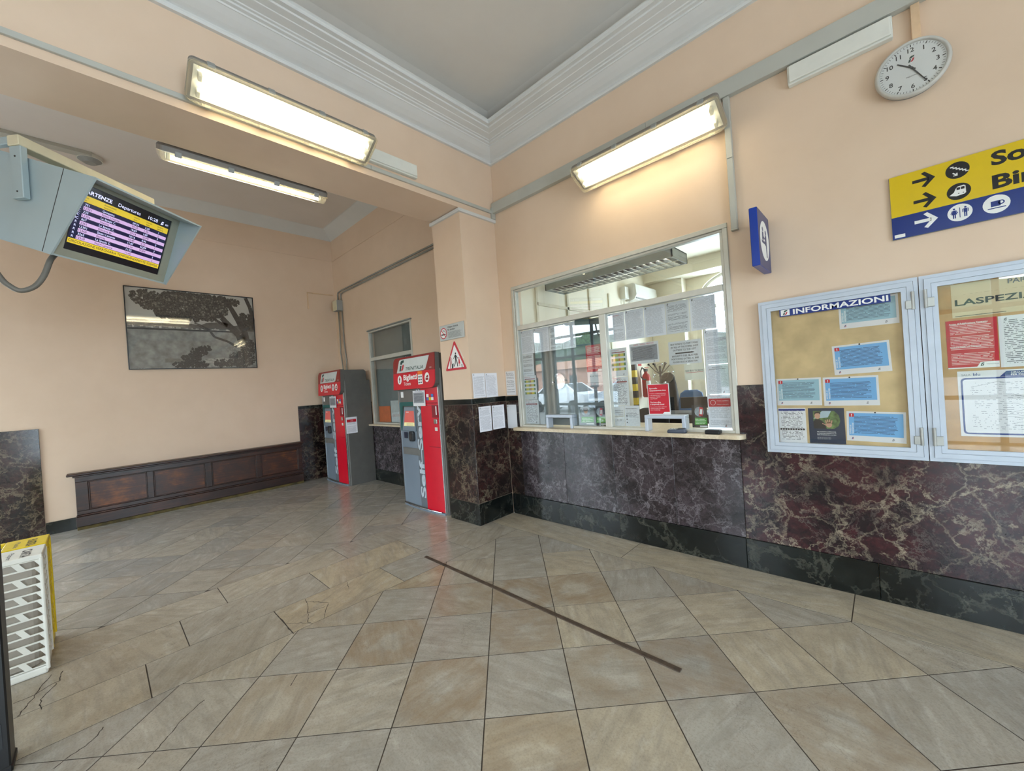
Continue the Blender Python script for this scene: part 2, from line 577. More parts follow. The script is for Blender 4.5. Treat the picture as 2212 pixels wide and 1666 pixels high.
mat('logo_red', (190, 20, 36), 0.4, 0, 0.01)
mat('kiosk_red', (206, 12, 40), 0.3, 0, 0.02)
mat('kiosk_dark_red', (140, 30, 26), 0.35, 0, 0.03)
mat('kiosk_grey', (128, 140, 152), 0.38, 0.25, 0.03, 2)
mat('kiosk_band', (104, 110, 116), 0.4, 0.2, 0.03)
mat('kiosk_case', (104, 102, 98), 0.45, 0.2, 0.03)
mat('kiosk_teal', (0, 84, 80), 0.4, 0, 0.03)
mat('lamp_housing', (126, 120, 114), 0.5, 0, 0.03)
mat('pinboard', (206, 180, 134), 0.8, 0, 0.10, 6)
mat('pinboard_warm', (196, 152, 98), 0.8, 0, 0.10, 6)
mat('blind_grey', (120, 125, 124), 0.6, 0, 0.03)
mat('monitor_case', (170, 186, 190), 0.42, 0.15, 0.03, 2)
mat('monitor_bezel', (150, 152, 138), 0.5, 0, 0.03)
mat('basket_white', (226, 224, 214), 0.45, 0, 0.03)
mat('basket_yellow', (226, 196, 20), 0.45, 0, 0.03)
mat('cable_grey', (110, 106, 98), 0.5)
mat('rust_iron', (84, 70, 58), 0.7, 0.3, 0.18, 14, 0.3)
glass_mat('window_glass', (0.97, 0.985, 0.98))
glass_mat('ticket_glass', (0.95, 0.97, 0.97), boost=0.02)
glass_mat('case_glass', (0.98, 0.98, 0.97))
glass_mat('lamp_prism', (1.0, 0.97, 0.86), 0.25, 1.45, 0.04, 0.12)
glass_mat('bag_film', (0.62, 0.56, 0.48), 0.3, 1.4, 0.0, 0.55)
glass_mat('acrylic', (0.93, 0.96, 0.95), 0.02, 1.5, 0.08)
glass_mat('frosted_glass', (0.62, 0.66, 0.64), 0.08, 1.5, 0.04, 0.55)
_e = NT('tube_light')
_e.set(Base_Color=(1, 1, 1, 1), Emission_Color=(1.0, 0.90, 0.70, 1), Emission_Strength=TUBE)
MATS['tube_light'] = _e.m
print_mat('paper_text', (240, 240, 248), (90, 92, 106), inkf=0.5)
print_mat('paper_dense', (240, 240, 248), (84, 86, 102), 0.0066, 0.42, 0.30, 0.42, 0.45)
print_mat('paper_sparse', (228, 229, 233), (70, 72, 84), 0.0085, 0.4, 0.47, 0.42, 0.8)
print_mat('paper_list', (226, 227, 230), (74, 74, 82), 0.010, 0.45, 0.2, 0.47, 0.8, 0.10)
print_mat('red_text', (194, 26, 44), (240, 214, 212), 0.009, 0.4, 0.40, 0.36, 0.8, 0.08, 0.92)
print_mat('blue_text', (112, 176, 228), (24, 44, 92), 0.0085, 0.42, 0.36, 0.36, 0.85, 0.10, 0.90)
print_mat('pale_blue_text', (150, 190, 206), (40, 56, 84), 0.0085, 0.42, 0.34, 0.36, 0.8, 0.10, 0.90)
print_mat('grey_text', (150, 152, 158), (48, 48, 56), 0.0095, 0.4, 0.36, 0.36, 0.85, 0.06, 0.92)
print_mat('green_text', (66, 158, 54), (226, 240, 214), 0.012, 0.42, 0.2, 0.38, 0.9)
print_mat('navy_text', (14, 42, 72), (190, 200, 212), 0.008, 0.35, 0.2, 0.40, 0.8)
print_mat('old_sheet', (214, 196, 158), (150, 132, 100), 0.012, 0.3, 0.55, 0.5, 0.3)
print_mat('map_lines', (228, 230, 234), (110, 116, 128), 0.011, 0.28, 0.18, 0.56, 0.75, 0.05, 0.95)

Y1 = 3.535          # ticket wall
XP, YP = -3.463, 2.966   # pier and beam faces
XP2 = -4.0

# ------------------------------------------------------------------ floor
REG_MAIN = (-3.04, XR, YF, 3.13)
REG_LEFT = (XB, -4.33, YF, Y1)


def clip(poly, ax, val, keep_less):
    out = []
    for i in range(len(poly)):
        a, b = poly[i], poly[(i + 1) % len(poly)]
        ia = (a[ax] <= val) == keep_less
        ib = (b[ax] <= val) == keep_less
        if ia:
            out.append(a)
        if ia != ib:
            t = (val - a[ax]) / (b[ax] - a[ax])
            out.append((a[0] + t * (b[0] - a[0]), a[1] + t * (b[1] - a[1])))
    return out


def clip_rect(poly, r):
    for ax, val, less in ((0, r[0], False), (0, r[1], True), (1, r[2], False), (1, r[3], True)):
        poly = clip(poly, ax, val, less)
        if len(poly) < 3:
            return []
    return poly


def area(p):
    return abs(sum(p[i][0] * p[(i + 1) % len(p)][1] - p[(i + 1) % len(p)][0] * p[i][1] for i in range(len(p)))) / 2


def shrink(p, g):
    n = len(p)
    if sum(p[i][0] * p[(i + 1) % n][1] - p[(i + 1) % n][0] * p[i][1] for i in range(n)) < 0:
        p = p[::-1]
    ls = []
    for i in range(n):
        a, b = Vector(p[i]), Vector(p[(i + 1) % n])
        d = (b - a).normalized()
        nn = Vector((-d.y, d.x))
        ls.append((a + nn * g, d))
    out = []
    for i in range(n):
        (a, d), (b, e) = ls[i - 1], ls[i]
        den = d.x * e.y - d.y * e.x
        if abs(den) < 1e-6:
            continue
        t = ((b.x - a.x) * e.y - (b.y - a.y) * e.x) / den
        out.append((a.x + d.x * t, a.y + d.y * t))
    return out


def in_view(x, y, z=0.0, mg=160):
    d = Vector((x, y, z - 1.6))
    c = (d.dot(_r2), d.dot(_u2), d.dot(_f))
    if c[2] < 0.15:
        return False
    px, py = 1106 + 853 * c[0] / c[2], 833 - 853 * c[1] / c[2]
    return -mg < px < 2212 + mg and -mg < py < 1666 + mg


floor = struct(MB().box(XB - 0.3, XR + 0.3, YF - 0.3, Y1, -0.2, -0.0015).build('floor', 'grout'))
tiles = []      # (polygon, tone, stain)
rt = random.Random(11)


def diag(reg, x0, y0, dx, dy, warm):
    ks = range(int((reg[0] - x0) / dx) - 2, int((reg[1] - x0) / dx) + 3)
    ms = range(int((reg[2] - y0) / dy) - 2, int((reg[3] - y0) / dy) + 3)
    for k in ks:
        for m in ms:
            if (k + m) % 2 == 0:      # tile centred between vertices
                continue
            cx, cy = x0 + k * dx, y0 + m * dy
            p = clip_rect([(cx + dx, cy), (cx, cy + dy), (cx - dx, cy), (cx, cy - dy)], reg)
            if len(p) < 3 or area(p) < 0.004:
                continue
            if warm:
                t = min(1, max(0, rt.gauss(0.45, 0.14)))
                s = 0.0
                near = lambda pts, r=0.17: any(math.hypot(cx - x, cy - y) < r for x, y in pts)
                if near(STAINED):
                    s = 0.6 + 0.4 * rt.random()
                elif near(BEIGE):
                    t, s = 0.80, 0.10
                elif near(GREY):
                    t, s = 0.30, 0.0
                elif rt.random() < 0.15:
                    s = 0.4
            else:
                t = min(1, max(0, rt.gauss(0.26, 0.15)))
                s = 0.0 if rt.random() < 0.93 else 0.3
            tiles.append((p, t, s))


STAINED = [(-2.46, 1.25), (-2.44, 1.83), (-1.79, 1.88), (-1.84, 2.54), (-2.14, 2.18), (-1.75, 1.21), (-1.16, 1.83), (-0.83, 2.16), (-1.2, 1.24), (-2.94, 1.85), (-0.17, 2.14)]
BEIGE = [(-0.86, 1.56), (-0.94, 2.74), (-0.62, 2.38), (-0.33, 2.7)]
GREY = [(-2.05, 1.47), (-1.48, 1.49), (-2.64, 0.96), (-2.43, 2.36), (-1.59, 0.97), (-2.62, 1.41), (-0.59, 1.79), (-1.89, 0.7), (-1.5, 2.88), (-2.17, 0.33)]
diag(REG_MAIN, -1.171, 1.531, 0.3125, 0.3185, True)
diag(REG_LEFT, -4.98, 1.215, 0.3125, 0.3175, False)


def band(x0, x1, ys, tones):
    for i in range(len(ys) - 1):
        tiles.append(([(x0, ys[i]), (x1, ys[i]), (x1, ys[i + 1]), (x0, ys[i + 1])], tones[i % len(tones)], 0.12))


band(-4.33, -3.93, [YF, -2.6, -1.5, -0.5, 0.65, 1.63, 2.45, Y1], [0.6, 0.5, 0.7, 0.55, 0.62, 0.35, 0.55])
band(-3.93, -3.465, [YF, -2.9, -2.0, -1.2, -0.55, 0.35, 1.267, 2.17, 2.966], [0.6, 0.5, 0.7, 0.5, 0.62, 0.4, 0.9, 0.5])
band(-3.465, -3.04, [YF, -2.7, -1.7, -0.8, 0.133, 0.851, 1.718, 2.478, 3.13], [0.6, 0.7, 0.55, 0.7, 0.45, 0.95, 0.3, 0.4])
for (a, b, t) in ((-3.465, -1.785, 0.75), (-1.785, -0.23, 0.8), (-0.23, 1.1, 0.85), (1.1, 2.7, 0.6), (2.7, XR, 0.7)):
    tiles.append(([(a, 3.13), (b, 3.13), (b, Y1), (a, Y1)], t, 0.15))

rest = MB()
seen = []
for p, t, s in tiles:
    cx = sum(q[0] for q in p) / len(p)
    cy = sum(q[1] for q in p) / len(p)
    vis = any(in_view(q[0], q[1]) for q in p) or in_view(cx, cy)
    (seen if vis else [None]).append((math.hypot(cx, cy), p, t, s, cx, cy)) if vis else rest.prism(shrink(p, 0.003), -0.02, 0.0)
seen.sort(key=lambda q: q[0])
for k, (_, p, t, s, cx, cy) in enumerate(seen):
    sp = shrink(p, 0.003)
    if k >= 290:
        rest.prism(sp, -0.02, 0.0)
        continue
    o = MB().prism([(q[0] - cx, q[1] - cy) for q in sp], -0.02, 0.0006 * (rt.random() - 0.5)).build('floor_tile', 'floor_marble', floor)
    o.location = (cx, cy, 0)
    o['tone'] = t
    o['stain'] = s
ro = rest.build('floor_tile_field', 'floor_marble', floor)
ro['kind'] = 'stuff'
ro['tone'] = 0.4
ro['stain'] = 0.0


# ------------------------------------------------------------------ room shell
def wall_with_holes(name, fr, u0, u1, v1, holes, th, m='wall_plaster'):
    """solid wall in the frame fr, thickness behind it, rectangular openings"""
    us = sorted({u0, u1} | {h[0] for h in holes} | {h[1] for h in holes})
    vs = sorted({0.0, v1} | {h[2] for h in holes} | {h[3] for h in holes})
    b = MB()

    def solid(i, j):
        if i < 0 or j < 0 or i >= len(us) - 1 or j >= len(vs) - 1:
            return False
        cu, cv = (us[i] + us[i + 1]) / 2, (vs[j] + vs[j + 1]) / 2
        return not any(h[0] < cu < h[1] and h[2] < cv < h[3] for h in holes)
    for i in range(len(us) - 1):
        for j in range(len(vs) - 1):
            if not solid(i, j):
                continue
            a, c, d, e = us[i], us[i + 1], vs[j], vs[j + 1]
            b.add([(a, d, 0), (c, d, 0), (c, e, 0), (a, e, 0)], [(0, 1, 2, 3)])
            b.add([(a, d, -th), (c, d, -th), (c, e, -th), (a, e, -th)], [(3, 2, 1, 0)])
            for (di, dj, q) in ((-1, 0, [(a, d), (a, e)]), (1, 0, [(c, e), (c, d)]), (0, -1, [(c, d), (a, d)]), (0, 1, [(a, e), (c, e)])):
                if not solid(i + di, j + dj):
                    (x0, y0), (x1, y1) = q
                    b.add([(x0, y0, 0), (x1, y1, 0), (x1, y1, -th), (x0, y0, -th)], [(3, 2, 1, 0)])
    me = bpy.data.meshes.new(name)
    me.from_pydata(b.v, [], b.f)
    bm = bmesh.new()
    bm.from_mesh(me)
    bmesh.ops.remove_doubles(bm, verts=bm.verts[:], dist=1e-5)
    bmesh.ops.recalc_face_normals(bm, faces=bm.faces[:])
    bm.to_mesh(me)
    bm.free()
    me.materials.append(MATS[m])
    o = bpy.data.objects.new(name, me)
    COL.objects.link(o)
    o.matrix_world = fr
    return struct(o)


WIN1 = (-3.26, -0.868, 1.045, 2.775)
WIN2 = (-6.93, -5.49, 1.02, 2.755)
wall_r = wall_with_holes('wall_right', fr_w(Y1), XB - 0.2, XR + 0.2, 5.15, [WIN1, WIN2], 0.17)
wall_b = wall_with_holes('wall_back', fr_b(XB), YF - 0.2, Y1 - 0.001, 5.15, [DOOR_E], 0.2)
fr_f = Matrix(((-1, 0, 0, 0), (0, 0, 1, YF), (0, 1, 0, 0), (0, 0, 0, 1)))     # facade, faces +y, u = -x
wall_l = wall_with_holes('wall_left', fr_f, -XR - 0.2, -XB + 0.2, 5.15, [(-d[1], -d[0], d[2], d[3]) for d in (DOOR_A, DOOR_B, WIN_C)], 0.2)
fr_e = Matrix(((0, 0, -1, XR), (-1, 0, 0, 0), (0, 1, 0, 0), (0, 0, 0, 1)))    # end wall, faces -x, u = -y
wall_e = wall_with_holes('wall_rear', fr_e, -Y1 + 0.001, -YF - 0.001, 5.15, [DOOR_D], 0.2)
beam = struct(MB().box(XP2, XP, YF + 0.001, Y1 - 0.001, 3.67, 5.14).build('wall_beam', 'wall_plaster'))
pier = struct(MB().box(XP2, XP - 0.006, YP + 0.006, Y1 - 0.001, 0.0, 3.669).build('wall_pier', 'wall_plaster'))
struct(MB().box(XP2, XP, YF + 0.001, YF + 0.55, 0.0, 3.669).build('wall_pier', 'wall_plaster'))


def rect_ring(x0, x1, y0, y1, d, z):
    return [(x0 + d, y0 + d, z), (x1 - d, y0 + d, z), (x1 - d, y1 - d, z), (x0 + d, y1 - d, z)]


prof = [(0.0, 4.335), (0.028, 4.335), (0.034, 4.352), (0.030, 4.372), (0.044, 4.378), (0.072, 4.388), (0.120, 4.412), (0.165, 4.440),
        (0.172, 4.440), (0.176, 4.452), (0.200, 4.456), (0.204, 4.468), (0.222, 4.470), (0.226, 4.478), (0.290, 4.488), (0.294, 4.494), (0.345, 4.502), (0.350, 4.514), (0.385, 4.516), (0.385, 4.545), (0.40, 4.552), (0.19, 4.556)]
cn = MB()
cn.loft([rect_ring(XP, XR, YF, Y1, d, z) for d, z in prof], False, False)
struct(cn.build('trim_1', 'cornice_paint'), 'grey-white stepped plaster cornice running round the top of the hall', 'cornice')
cprof = [(0.20, 4.53), (0.20, 4.64), (0.215, 4.675), (0.25, 4.70), (0.32, 4.715), (0.42, 4.72)]
struct(MB().loft([rect_ring(XP, XR, YF, Y1, d, z) for d, z in cprof], False, True).build('ceiling', 'ceiling_paint', smooth=False))
struct(MB().loft([rect_ring(XB, XP2, YF, Y1, d, z) for d, z in ((-0.001, 4.84), (0.22, 4.985), (0.25, 4.99))], False, False).build('trim_2', 'cornice_paint'), 'white sloping cove round the alcove ceiling', 'cove')
struct(MB().add(rect_ring(XB, XP2, YF, Y1, 0.22, 4.988), [(0, 1, 2, 3)]).build('ceiling', 'alcove_ceiling_paint'))
# roof slab over everything keeps the sky out
struct(MB().box(XB - 0.3, XR + 0.3, YF - 0.3, Y1 + 0.2, 5.15, 5.3).build('roof', 'ceiling_paint'), 'flat roof over the hall', 'roof')
# thin moulding lines high in the alcove
struct(MB().box(XB, XP2, Y1 - 0.012, Y1, 4.415, 4.432).build('trim_3', 'wall_plaster'), 'thin painted moulding line on the alcove wall above the pipes', 'moulding')
struct(MB().box(XB, XB + 0.012, YF, Y1 - 0.012, 4.415, 4.432).build('trim_4', 'wall_plaster'), 'thin painted moulding line on the alcove wall above the framed picture', 'moulding')
b = MB().box(XP2 - 0.02, XP + 0.022, YP - 0.022, YP + 0.004, 3.622, 3.658).box(XP - 0.01, XP + 0.022, YP, Y1 - 0.001, 3.622, 3.658)
struct(b.build('trim_5', 'cornice_paint'), 'narrow white ledge round the head of the pier', 'moulding')


# marble dado: every slab a piece of its wall
def slab(parent, fr, u0, u1, v0, v1, t, m, name='marble_slab'):
    g = 0.0012
    o = MB().rbox(u0 + g, u1 - g, v0 + g, v1 - g, -0.004, t, 0.002, 1).build(name, m)
    o.parent = parent
    o.matrix_parent_inverse = parent.matrix_world.inverted()
    o.matrix_world = fr
    return o


bpy.context.view_layer.update()
W = fr_w(Y1)
for a, c in ((-3.463, -3.255),):
    slab(wall_r, W, a, c, 0.245, 1.40, 0.012, 'marble_dark')
    slab(wall_r, W, a, c, 1.40, 1.46, 0.016, 'marble_black', 'cap_strip')
for a, c in ((-3.255, -2.62), (-2.62, -2.02), (-2.02, -1.42), (-1.42, -0.875)):
    slab(wall_r, W, a, c, 0.245, 1.045, 0.010, 'marble_purple')
for a, c in ((-0.875, 0.62), (0.62, 2.1), (2.1, 3.4), (3.4, XR)):
    slab(wall_r, W, a, c, 0.245, 1.47, 0.014, 'marble_red')
for a, c in ((-6.98, -6.05), (-6.05, -5.1), (-5.1, XP2)):
    slab(wall_r, W, a, c, 0.21, 1.02, 0.010, 'marble_purple')
slab(wall_r, W, XB, -6.98, 0.21, 1.46, 0.010, 'marble_dark')
slab(wall_r, W, -5.45, XP2, 1.02, 1.46, 0.010, 'marble_dark')
PX, PY = fr_b(XP - 0.006), fr_w(YP + 0.006)
slab(pier, PX, YP - 0.001, Y1 - 0.012, 0.25, 1.40, 0.0065, 'marble_dark')
slab(pier, PX, YP - 0.004, Y1 - 0.016, 1.40, 1.465, 0.010, 'marble_black', 'cap_strip')
slab(pier, PX, YP - 0.004, Y1 - 0.016, 0.0, 0.25, 0.012, 'marble_black', 'plinth_block')
slab(pier, PY, XP2, XP, 0.25, 1.40, 0.0065, 'marble_dark')
slab(pier, PY, XP2, XP + 0.004, 1.40, 1.465, 0.010, 'marble_black', 'cap_strip')
slab(pier, PY, XP2, XP + 0.006, 0.0, 0.25, 0.012, 'marble_black', 'plinth_block')
slab(wall_b, fr_b(XB), 2.68, Y1 - 0.012, 0.0, 1.40, 0.02, 'marble_dark')
slab(wall_b, fr_b(XB), 2.68, Y1 - 0.012, 1.40, 1.462, 0.026, 'marble_black', 'cap_strip')
slab(wall_b, fr_b(XB), -1.7, -0.548, 0.0, 1.44, 0.02, 'marble_dark')


def skirting(name, fr, cuts, h, t, label):
    o = empty(name, fr)
    struct(o, label, 'skirting')
    for a, c in zip(cuts[:-1], cuts[1:]):
        MB().rbox(a + 0.001, c - 0.001, 0, h, 0, t, 0.003, 1).build('plinth_block', 'marble_black', o)


skirting('baseboard_right', W, [-3.45, -3.32, -1.99, -0.878, -0.1, 1.4, 3.0, XR], 0.245, 0.022, 'black-green marble skirting under the ticket window and notice boards')
skirting('baseboard_right', W, [XB + 0.03, -6.2, -5.1, XP2], 0.21, 0.02, 'black marble skirting on the alcove wall between the ticket machines')
skirting('baseboard_back', fr_b(XB), [-0.545, -0.2, 1.2, 2.678], 0.165, 0.018, 'low black skirting behind the wooden panelling')

# ------------------------------------------------------------------ ticket window
w1 = empty('window_1', W)
struct(w1, 'wide aluminium ticket office window above the stone counter', 'window')


def bar(parent, u0, u1, v0, v1, w0, w1_, m='alu', name='frame_bar'):
    return MB().rbox(u0, u1, v0, v1, w0, w1_, 0.004, 1).build(name, m, parent)


bar(w1, -3.26, -0.868, 2.735, 2.775, -0.06, 0.012)
bar(w1, -3.26, -3.222, 1.08, 2.735, -0.06, 0.012)
bar(w1, -0.906, -0.868, 1.08, 2.735, -0.06, 0.012)
bar(w1, -3.222, -0.906, 2.712, 2.735, -0.055, 0.0)
bar(w1, -3.222, -3.198, 1.105, 2.712, -0.055, 0.0)
bar(w1, -0.930, -0.906, 1.105, 2.712, -0.055, 0.0)
bar(w1, -3.198, -0.930, 2.243, 2.298, -0.058, 0.004, name='transom')
bar(w1, -2.085, -2.012, 1.105, 2.243, -0.058, 0.004, name='mullion')
for a, c in ((-3.222, -2.84), (-2.48, -1.66), (-1.29, -0.906)):
    bar(w1, a, c, 1.08, 1.106, -0.058, 0.006, name='bottom_rail')
for a, c in ((-2.84, -2.48), (-1.66, -1.29)):
    g = empty('pass_through', Matrix.Identity(4))
    g.parent = w1
    for q in ((a, c, 1.197, 1.228), (a, a + 0.03, 1.08, 1.197), (c - 0.03, c, 1.08, 1.197)):
        MB().rbox(*q, -0.075, 0.022, 0.003, 1).build('gate_bar', 'alu_bright', g)


def pane(poly, m='ticket_glass', parent=w1, w=-0.030):
    return MB().prism(poly, w, w + 0.004).build('pane', m, parent)


pane([(-3.198, 2.298), (-0.93, 2.298), (-0.93, 2.712), (-3.198, 2.712)])
pane([(-3.198, 1.106), (-2.84, 1.106), (-2.84, 1.228), (-2.48, 1.228), (-2.48, 1.106), (-2.085, 1.106), (-2.085, 2.243), (-3.198, 2.243)])
pane([(-2.012, 1.106), (-1.66, 1.106), (-1.66, 1.228), (-1.29, 1.228), (-1.29, 1.106), (-0.93, 1.106), (-0.93, 2.243), (-2.012, 2.243)])

# stone counter, rounded at its outer corners, running through the wall
pts = [(-3.30, 4.20), (-3.25, 4.20), (-3.25, 3.535), (-3.30, 3.535), (-3.30, 3.45)]
pts = [(-3.255, 4.15), (-3.255, 3.534), (-3.295, 3.534), (-3.295, 3.45)] + [(-3.275 + 0.02 * math.cos(a), 3.45 + 0.02 * math.sin(a)) for a in [PI + k * PI / 8 for k in range(1, 5)]]
pts += [(-0.885 + 0.055 * math.cos(a), 3.485 + 0.055 * math.sin(a)) for a in [-PI / 2 + k * PI / 12 for k in range(0, 7)]] + [(-0.83, 3.534), (-0.872, 3.534), (-0.872, 4.15)]
tag(MB().prism(pts, 1.046, 1.08).build('ticket_counter', 'counter_stone'), 'cream stone counter slab along the bottom of the ticket window', 'counter')

tag(MB().rbox(-3.19, -2.09, 1.10, 2.24, -0.115, -0.105, 0.002, 1).build('grey_blind', 'blind_grey', None, W), 'plain grey blind closing the left pane of the ticket window', 'blind')

# talk-through discs
for (u, v, r, lab) in ((-2.645, 1.60, 0.088, 'round clear speaking disc in the left ticket pane'), (-1.467, 1.605, 0.098, 'round clear speaking disc in the right ticket pane beside the coat stand')):
    t = tag(empty('speaking_disc', fr_w(Y1 + 0.026, u, v)), lab, 'speaking disc')
    MB().cyl(0, 0, 0.016, 0.021, r, 36).build('disc', 'acrylic', t)
    MB().ring(0, 0, r * 0.97, r, 0.014, 0.023, 36).build('rim', 'acrylic', t)
    for k in range(4):
        a = PI / 2 * k + 0.1
        MB().cyl(r * 0.86 * math.cos(a), r * 0.86 * math.sin(a), -0.002, 0.026, 0.008, 10).build('bolt', 'chrome', t)
    MB().ring(0, 0, r * 0.45, r * 0.55, 0.021, 0.023, 30).build('sound_ring', 'acrylic', t)

# ---- sheets behind the ticket glass
G = fr_w(Y1 + 0.048)
RG = 'printed sheets behind the ticket glass'
for i, (a, c, m) in enumerate(((-3.2, -2.998, 'paper_text'), (-2.992, -2.77, 'paper_dense'), (-2.765, -2.59, 'paper_sparse'), (-2.585, -2.41, 'paper_text'))):
    nth = ('first', 'second', 'third', 'fourth')[i]
    o = sheet('notice_sheet', 'white printed sheet at the top of the left ticket pane, %s from the left' % nth, 'notice', G, a, 1.952, c, 2.234, m, 0, RG)
    fs_logo(-(c - a) / 2 + 0.02, 0.125, 0.016, o, PT, 'grey_print', 'grey_print')
for i, (a, c, m) in enumerate(((-2.008, -1.829, 'paper_text'), (-1.825, -1.634, 'paper_dense'), (-1.63, -1.428, 'paper_dense'), (-1.424, -1.217, 'paper_sparse'), (-1.212, -1.008, 'paper_dense'))):
    nth = ('leftmost', 'second from the left', 'middle one', 'second from the right', 'rightmost')[i]
    o = sheet('notice_sheet', 'white sheet in the top row of the right ticket pane, %s' % nth, 'notice', G, a, 1.955, c, 2.238, m, 0, RG)
    fs_logo(-(c - a) / 2 + 0.022, 0.125, 0.016, o, PT, 'black_print', 'black_print')
    if i == 0:
        text('AVVISO', 0.007, 0.0, 0.108, PT, 'print_red', o, width=0.07)

o = sheet('poster', 'grey and green photo poster at the top right of the left ticket pane', 'poster', G, -2.408, 1.962, -2.222, 2.248, 'navy_text', 0)
MB().prism([(-0.088, 0.02), (0.088, 0.02), (0.088, 0.135), (-0.088, 0.135)], PT, PT + 0.0005).build('printed_panel', mat('poster_grey', (96, 112, 108), 0.5), o)
MB().prism([(-0.088, -0.13), (0.088, -0.13), (0.088, -0.01), (-0.088, -0.01)], PT, PT + 0.0005).build('printed_photo', mat('poster_green', (74, 98, 70), 0.5, 0, 0.35, 40), o)
o = sheet('poster', 'red printed notice in the left ticket pane by the mullion', 'poster', G, -2.294, 1.676, -2.1, 1.955, 'red_text', 0)
MB().prism([(0.03, -0.138), (0.095, -0.138), (0.095, -0.115), (0.045, -0.115)], PT, PT + 0.0005).build('printed_panel', 'white_print', o)
o = sheet('notice_sheet', 'white sheet reading blue ticket under the red notice', 'notice', G, -2.292, 1.562, -2.1, 1.672, mat('paper_plain', (226, 226, 228), 0.55, 0, 0.01))
text('BLUE TICKET', 0.013, 0.0, 0.005, PT, 'grey_print', o, width=0.13)
o = sheet('notice_sheet', 'grey printed service notice low in the left ticket pane', 'notice', G, -2.30, 1.37, -2.1, 1.558, 'paper_plain')
MB().prism([(-0.092, -0.07), (0.092, -0.07), (0.092, 0.07), (-0.092, 0.07)], PT - 0.0004, PT).build('printed_panel', 'grey_text', o)
text('9.38 - HELP', 0.009, -0.03, 0.078, PT, 'print_red', o, width=0.08)


def fare_sheet(lab, a, b_, c, d):
    o = sheet('notice_sheet', lab, 'notice', G, a, b_, c, d, 'paper_plain')
    w, h = c - a, d - b_
    text('TRENITALIA INFORMA', 0.008, -w / 2 + 0.012, h / 2 - 0.022, PT, 'print_red', o, 'L', width=w * 0.5)
    MB().prism([(-w * 0.4, h / 2 - 0.045), (w * 0.4, h / 2 - 0.045), (w * 0.4, h / 2 - 0.036), (-w * 0.4, h / 2 - 0.036)], PT, PT + 0.0005).build('printed_bar', 'kiosk_dark_red', o)
    for k in range(4):
        y = h / 2 - 0.066 - k * h * 0.165
        for j in range(8):
            x = -w * 0.42 + j * w * 0.105
            MB().prism([(x, y - h * 0.055), (x + w * 0.098, y - h * 0.055), (x + w * 0.098, y + h * 0.04), (x, y + h * 0.04)], PT, PT + 0.0005).build('printed_cell', ('fare_green', 'fare_yellow', 'fare_yellow', 'fare_lime', 'fare_orange', 'fare_yellow', 'fare_yellow', 'fare_green')[j], o)
    fs_logo(w * 0.26, -h / 2 + 0.02, 0.016, o, PT, 'grey_print', 'grey_print')
    return o


mat('fare_green', (74, 120, 62), 0.5)
mat('fare_yellow', (214, 196, 70), 0.5)
mat('fare_lime', (150, 170, 76), 0.5)
mat('fare_orange', (190, 120, 60), 0.5)


def list_sheet(lab, a, b_, c, d):
    o = sheet('notice_sheet', lab, 'notice', G, a, b_, c, d, 'paper_list')
    w, h = c - a, d - b_
    text('TRENITALIA INFORMA', 0.007, -w / 2 + 0.012, h / 2 - 0.016, PT, 'print_red', o, 'L', width=w * 0.5)
    MB().prism([(-w * 0.42, h / 2 - 0.056), (w * 0.42, h / 2 - 0.056), (w * 0.42, h / 2 - 0.045), (-w * 0.42, h / 2 - 0.045)], PT, PT + 0.0005).build('printed_bar', 'kiosk_dark_red', o)
    fs_logo(w * 0.28, -h / 2 + 0.018, 0.016, o, PT, 'grey_print', 'grey_print')
    return o


o = sheet('notice_sheet', 'white text sheet at the left edge of the left ticket pane', 'notice', G, -3.2, 1.692, -3.02, 1.95, 'paper_sparse')
text('AVVISO', 0.008, 0, 0.10, PT, 'black_print', o)
text('ATTENZIONE AI VIAGGIATORI', 0.008, 0, 0.084, PT, 'black_print', o, width=0.12)
fare_sheet('sheet with four yellow-green fare strips at the left edge of the left ticket pane', -3.198, 1.404, -3.0, 1.69)
list_sheet('price list with a red bar at the bottom left of the left ticket pane', -3.2, 1.112, -2.99, 1.40)
fare_sheet('sheet with four yellow-green fare strips beside the mullion in the right ticket pane', -2.008, 1.606, -1.83, 1.886)
list_sheet('price list with a red bar beside the mullion in the right ticket pane', -2.008, 1.316, -1.832, 1.602)
o = sheet('notice_sheet', 'white opening-hours notice low beside the mullion in the right ticket pane', 'notice', G, -2.006, 1.112, -1.897, 1.312, 'paper_plain')
for k, (s_, hh) in enumerate((('SPORTELLO', 0.009), ('TEMPORANEAMENTE', 0.009), ('CHIUSO', 0.009), ('PARTENZE', 0.009))):
    text(s_, hh, 0, 0.052 - k * 0.019, PT, 'black_print', o, width=0.085)
text('6 - 20', 0.014, 0, -0.045, PT, 'black_print', o, width=0.05)
o = sheet('notice_sheet', 'white bullet-point notice next to the opening-hours notice', 'notice', G, -1.893, 1.112, -1.738, 1.314, 'paper_sparse')
text('INFORMAZIONI', 0.009, 0, 0.066, PT, 'black_print', o, width=0.12)
for k in range(3):
    MB().prism(ell(-0.055, 0.0 - k * 0.032, 0.006, seg=10), PT, PT + 0.0005).build('printed_dot', 'black_print', o)
o = sheet('notice_sheet', 'grey service notice with red handwriting on white paper in the right ticket pane', 'notice', G, -1.797, 1.713, -1.51, 1.91, 'paper_plain', 0.01)
MB().prism([(-0.13, -0.07), (0.13, -0.07), (0.13, 0.07), (-0.13, 0.07)], PT - 0.0004, PT).build('printed_panel', 'grey_text', o)
text('UNITE - SADLE - HELP.NO', 0.014, 0.0, 0.078, PT, 'print_red', o, width=0.2)
text('AVVISO', 0.010, -0.116, -0.05, PT + 0.0006, 'white_print', o, 'L', rot=PI / 2, width=0.08)
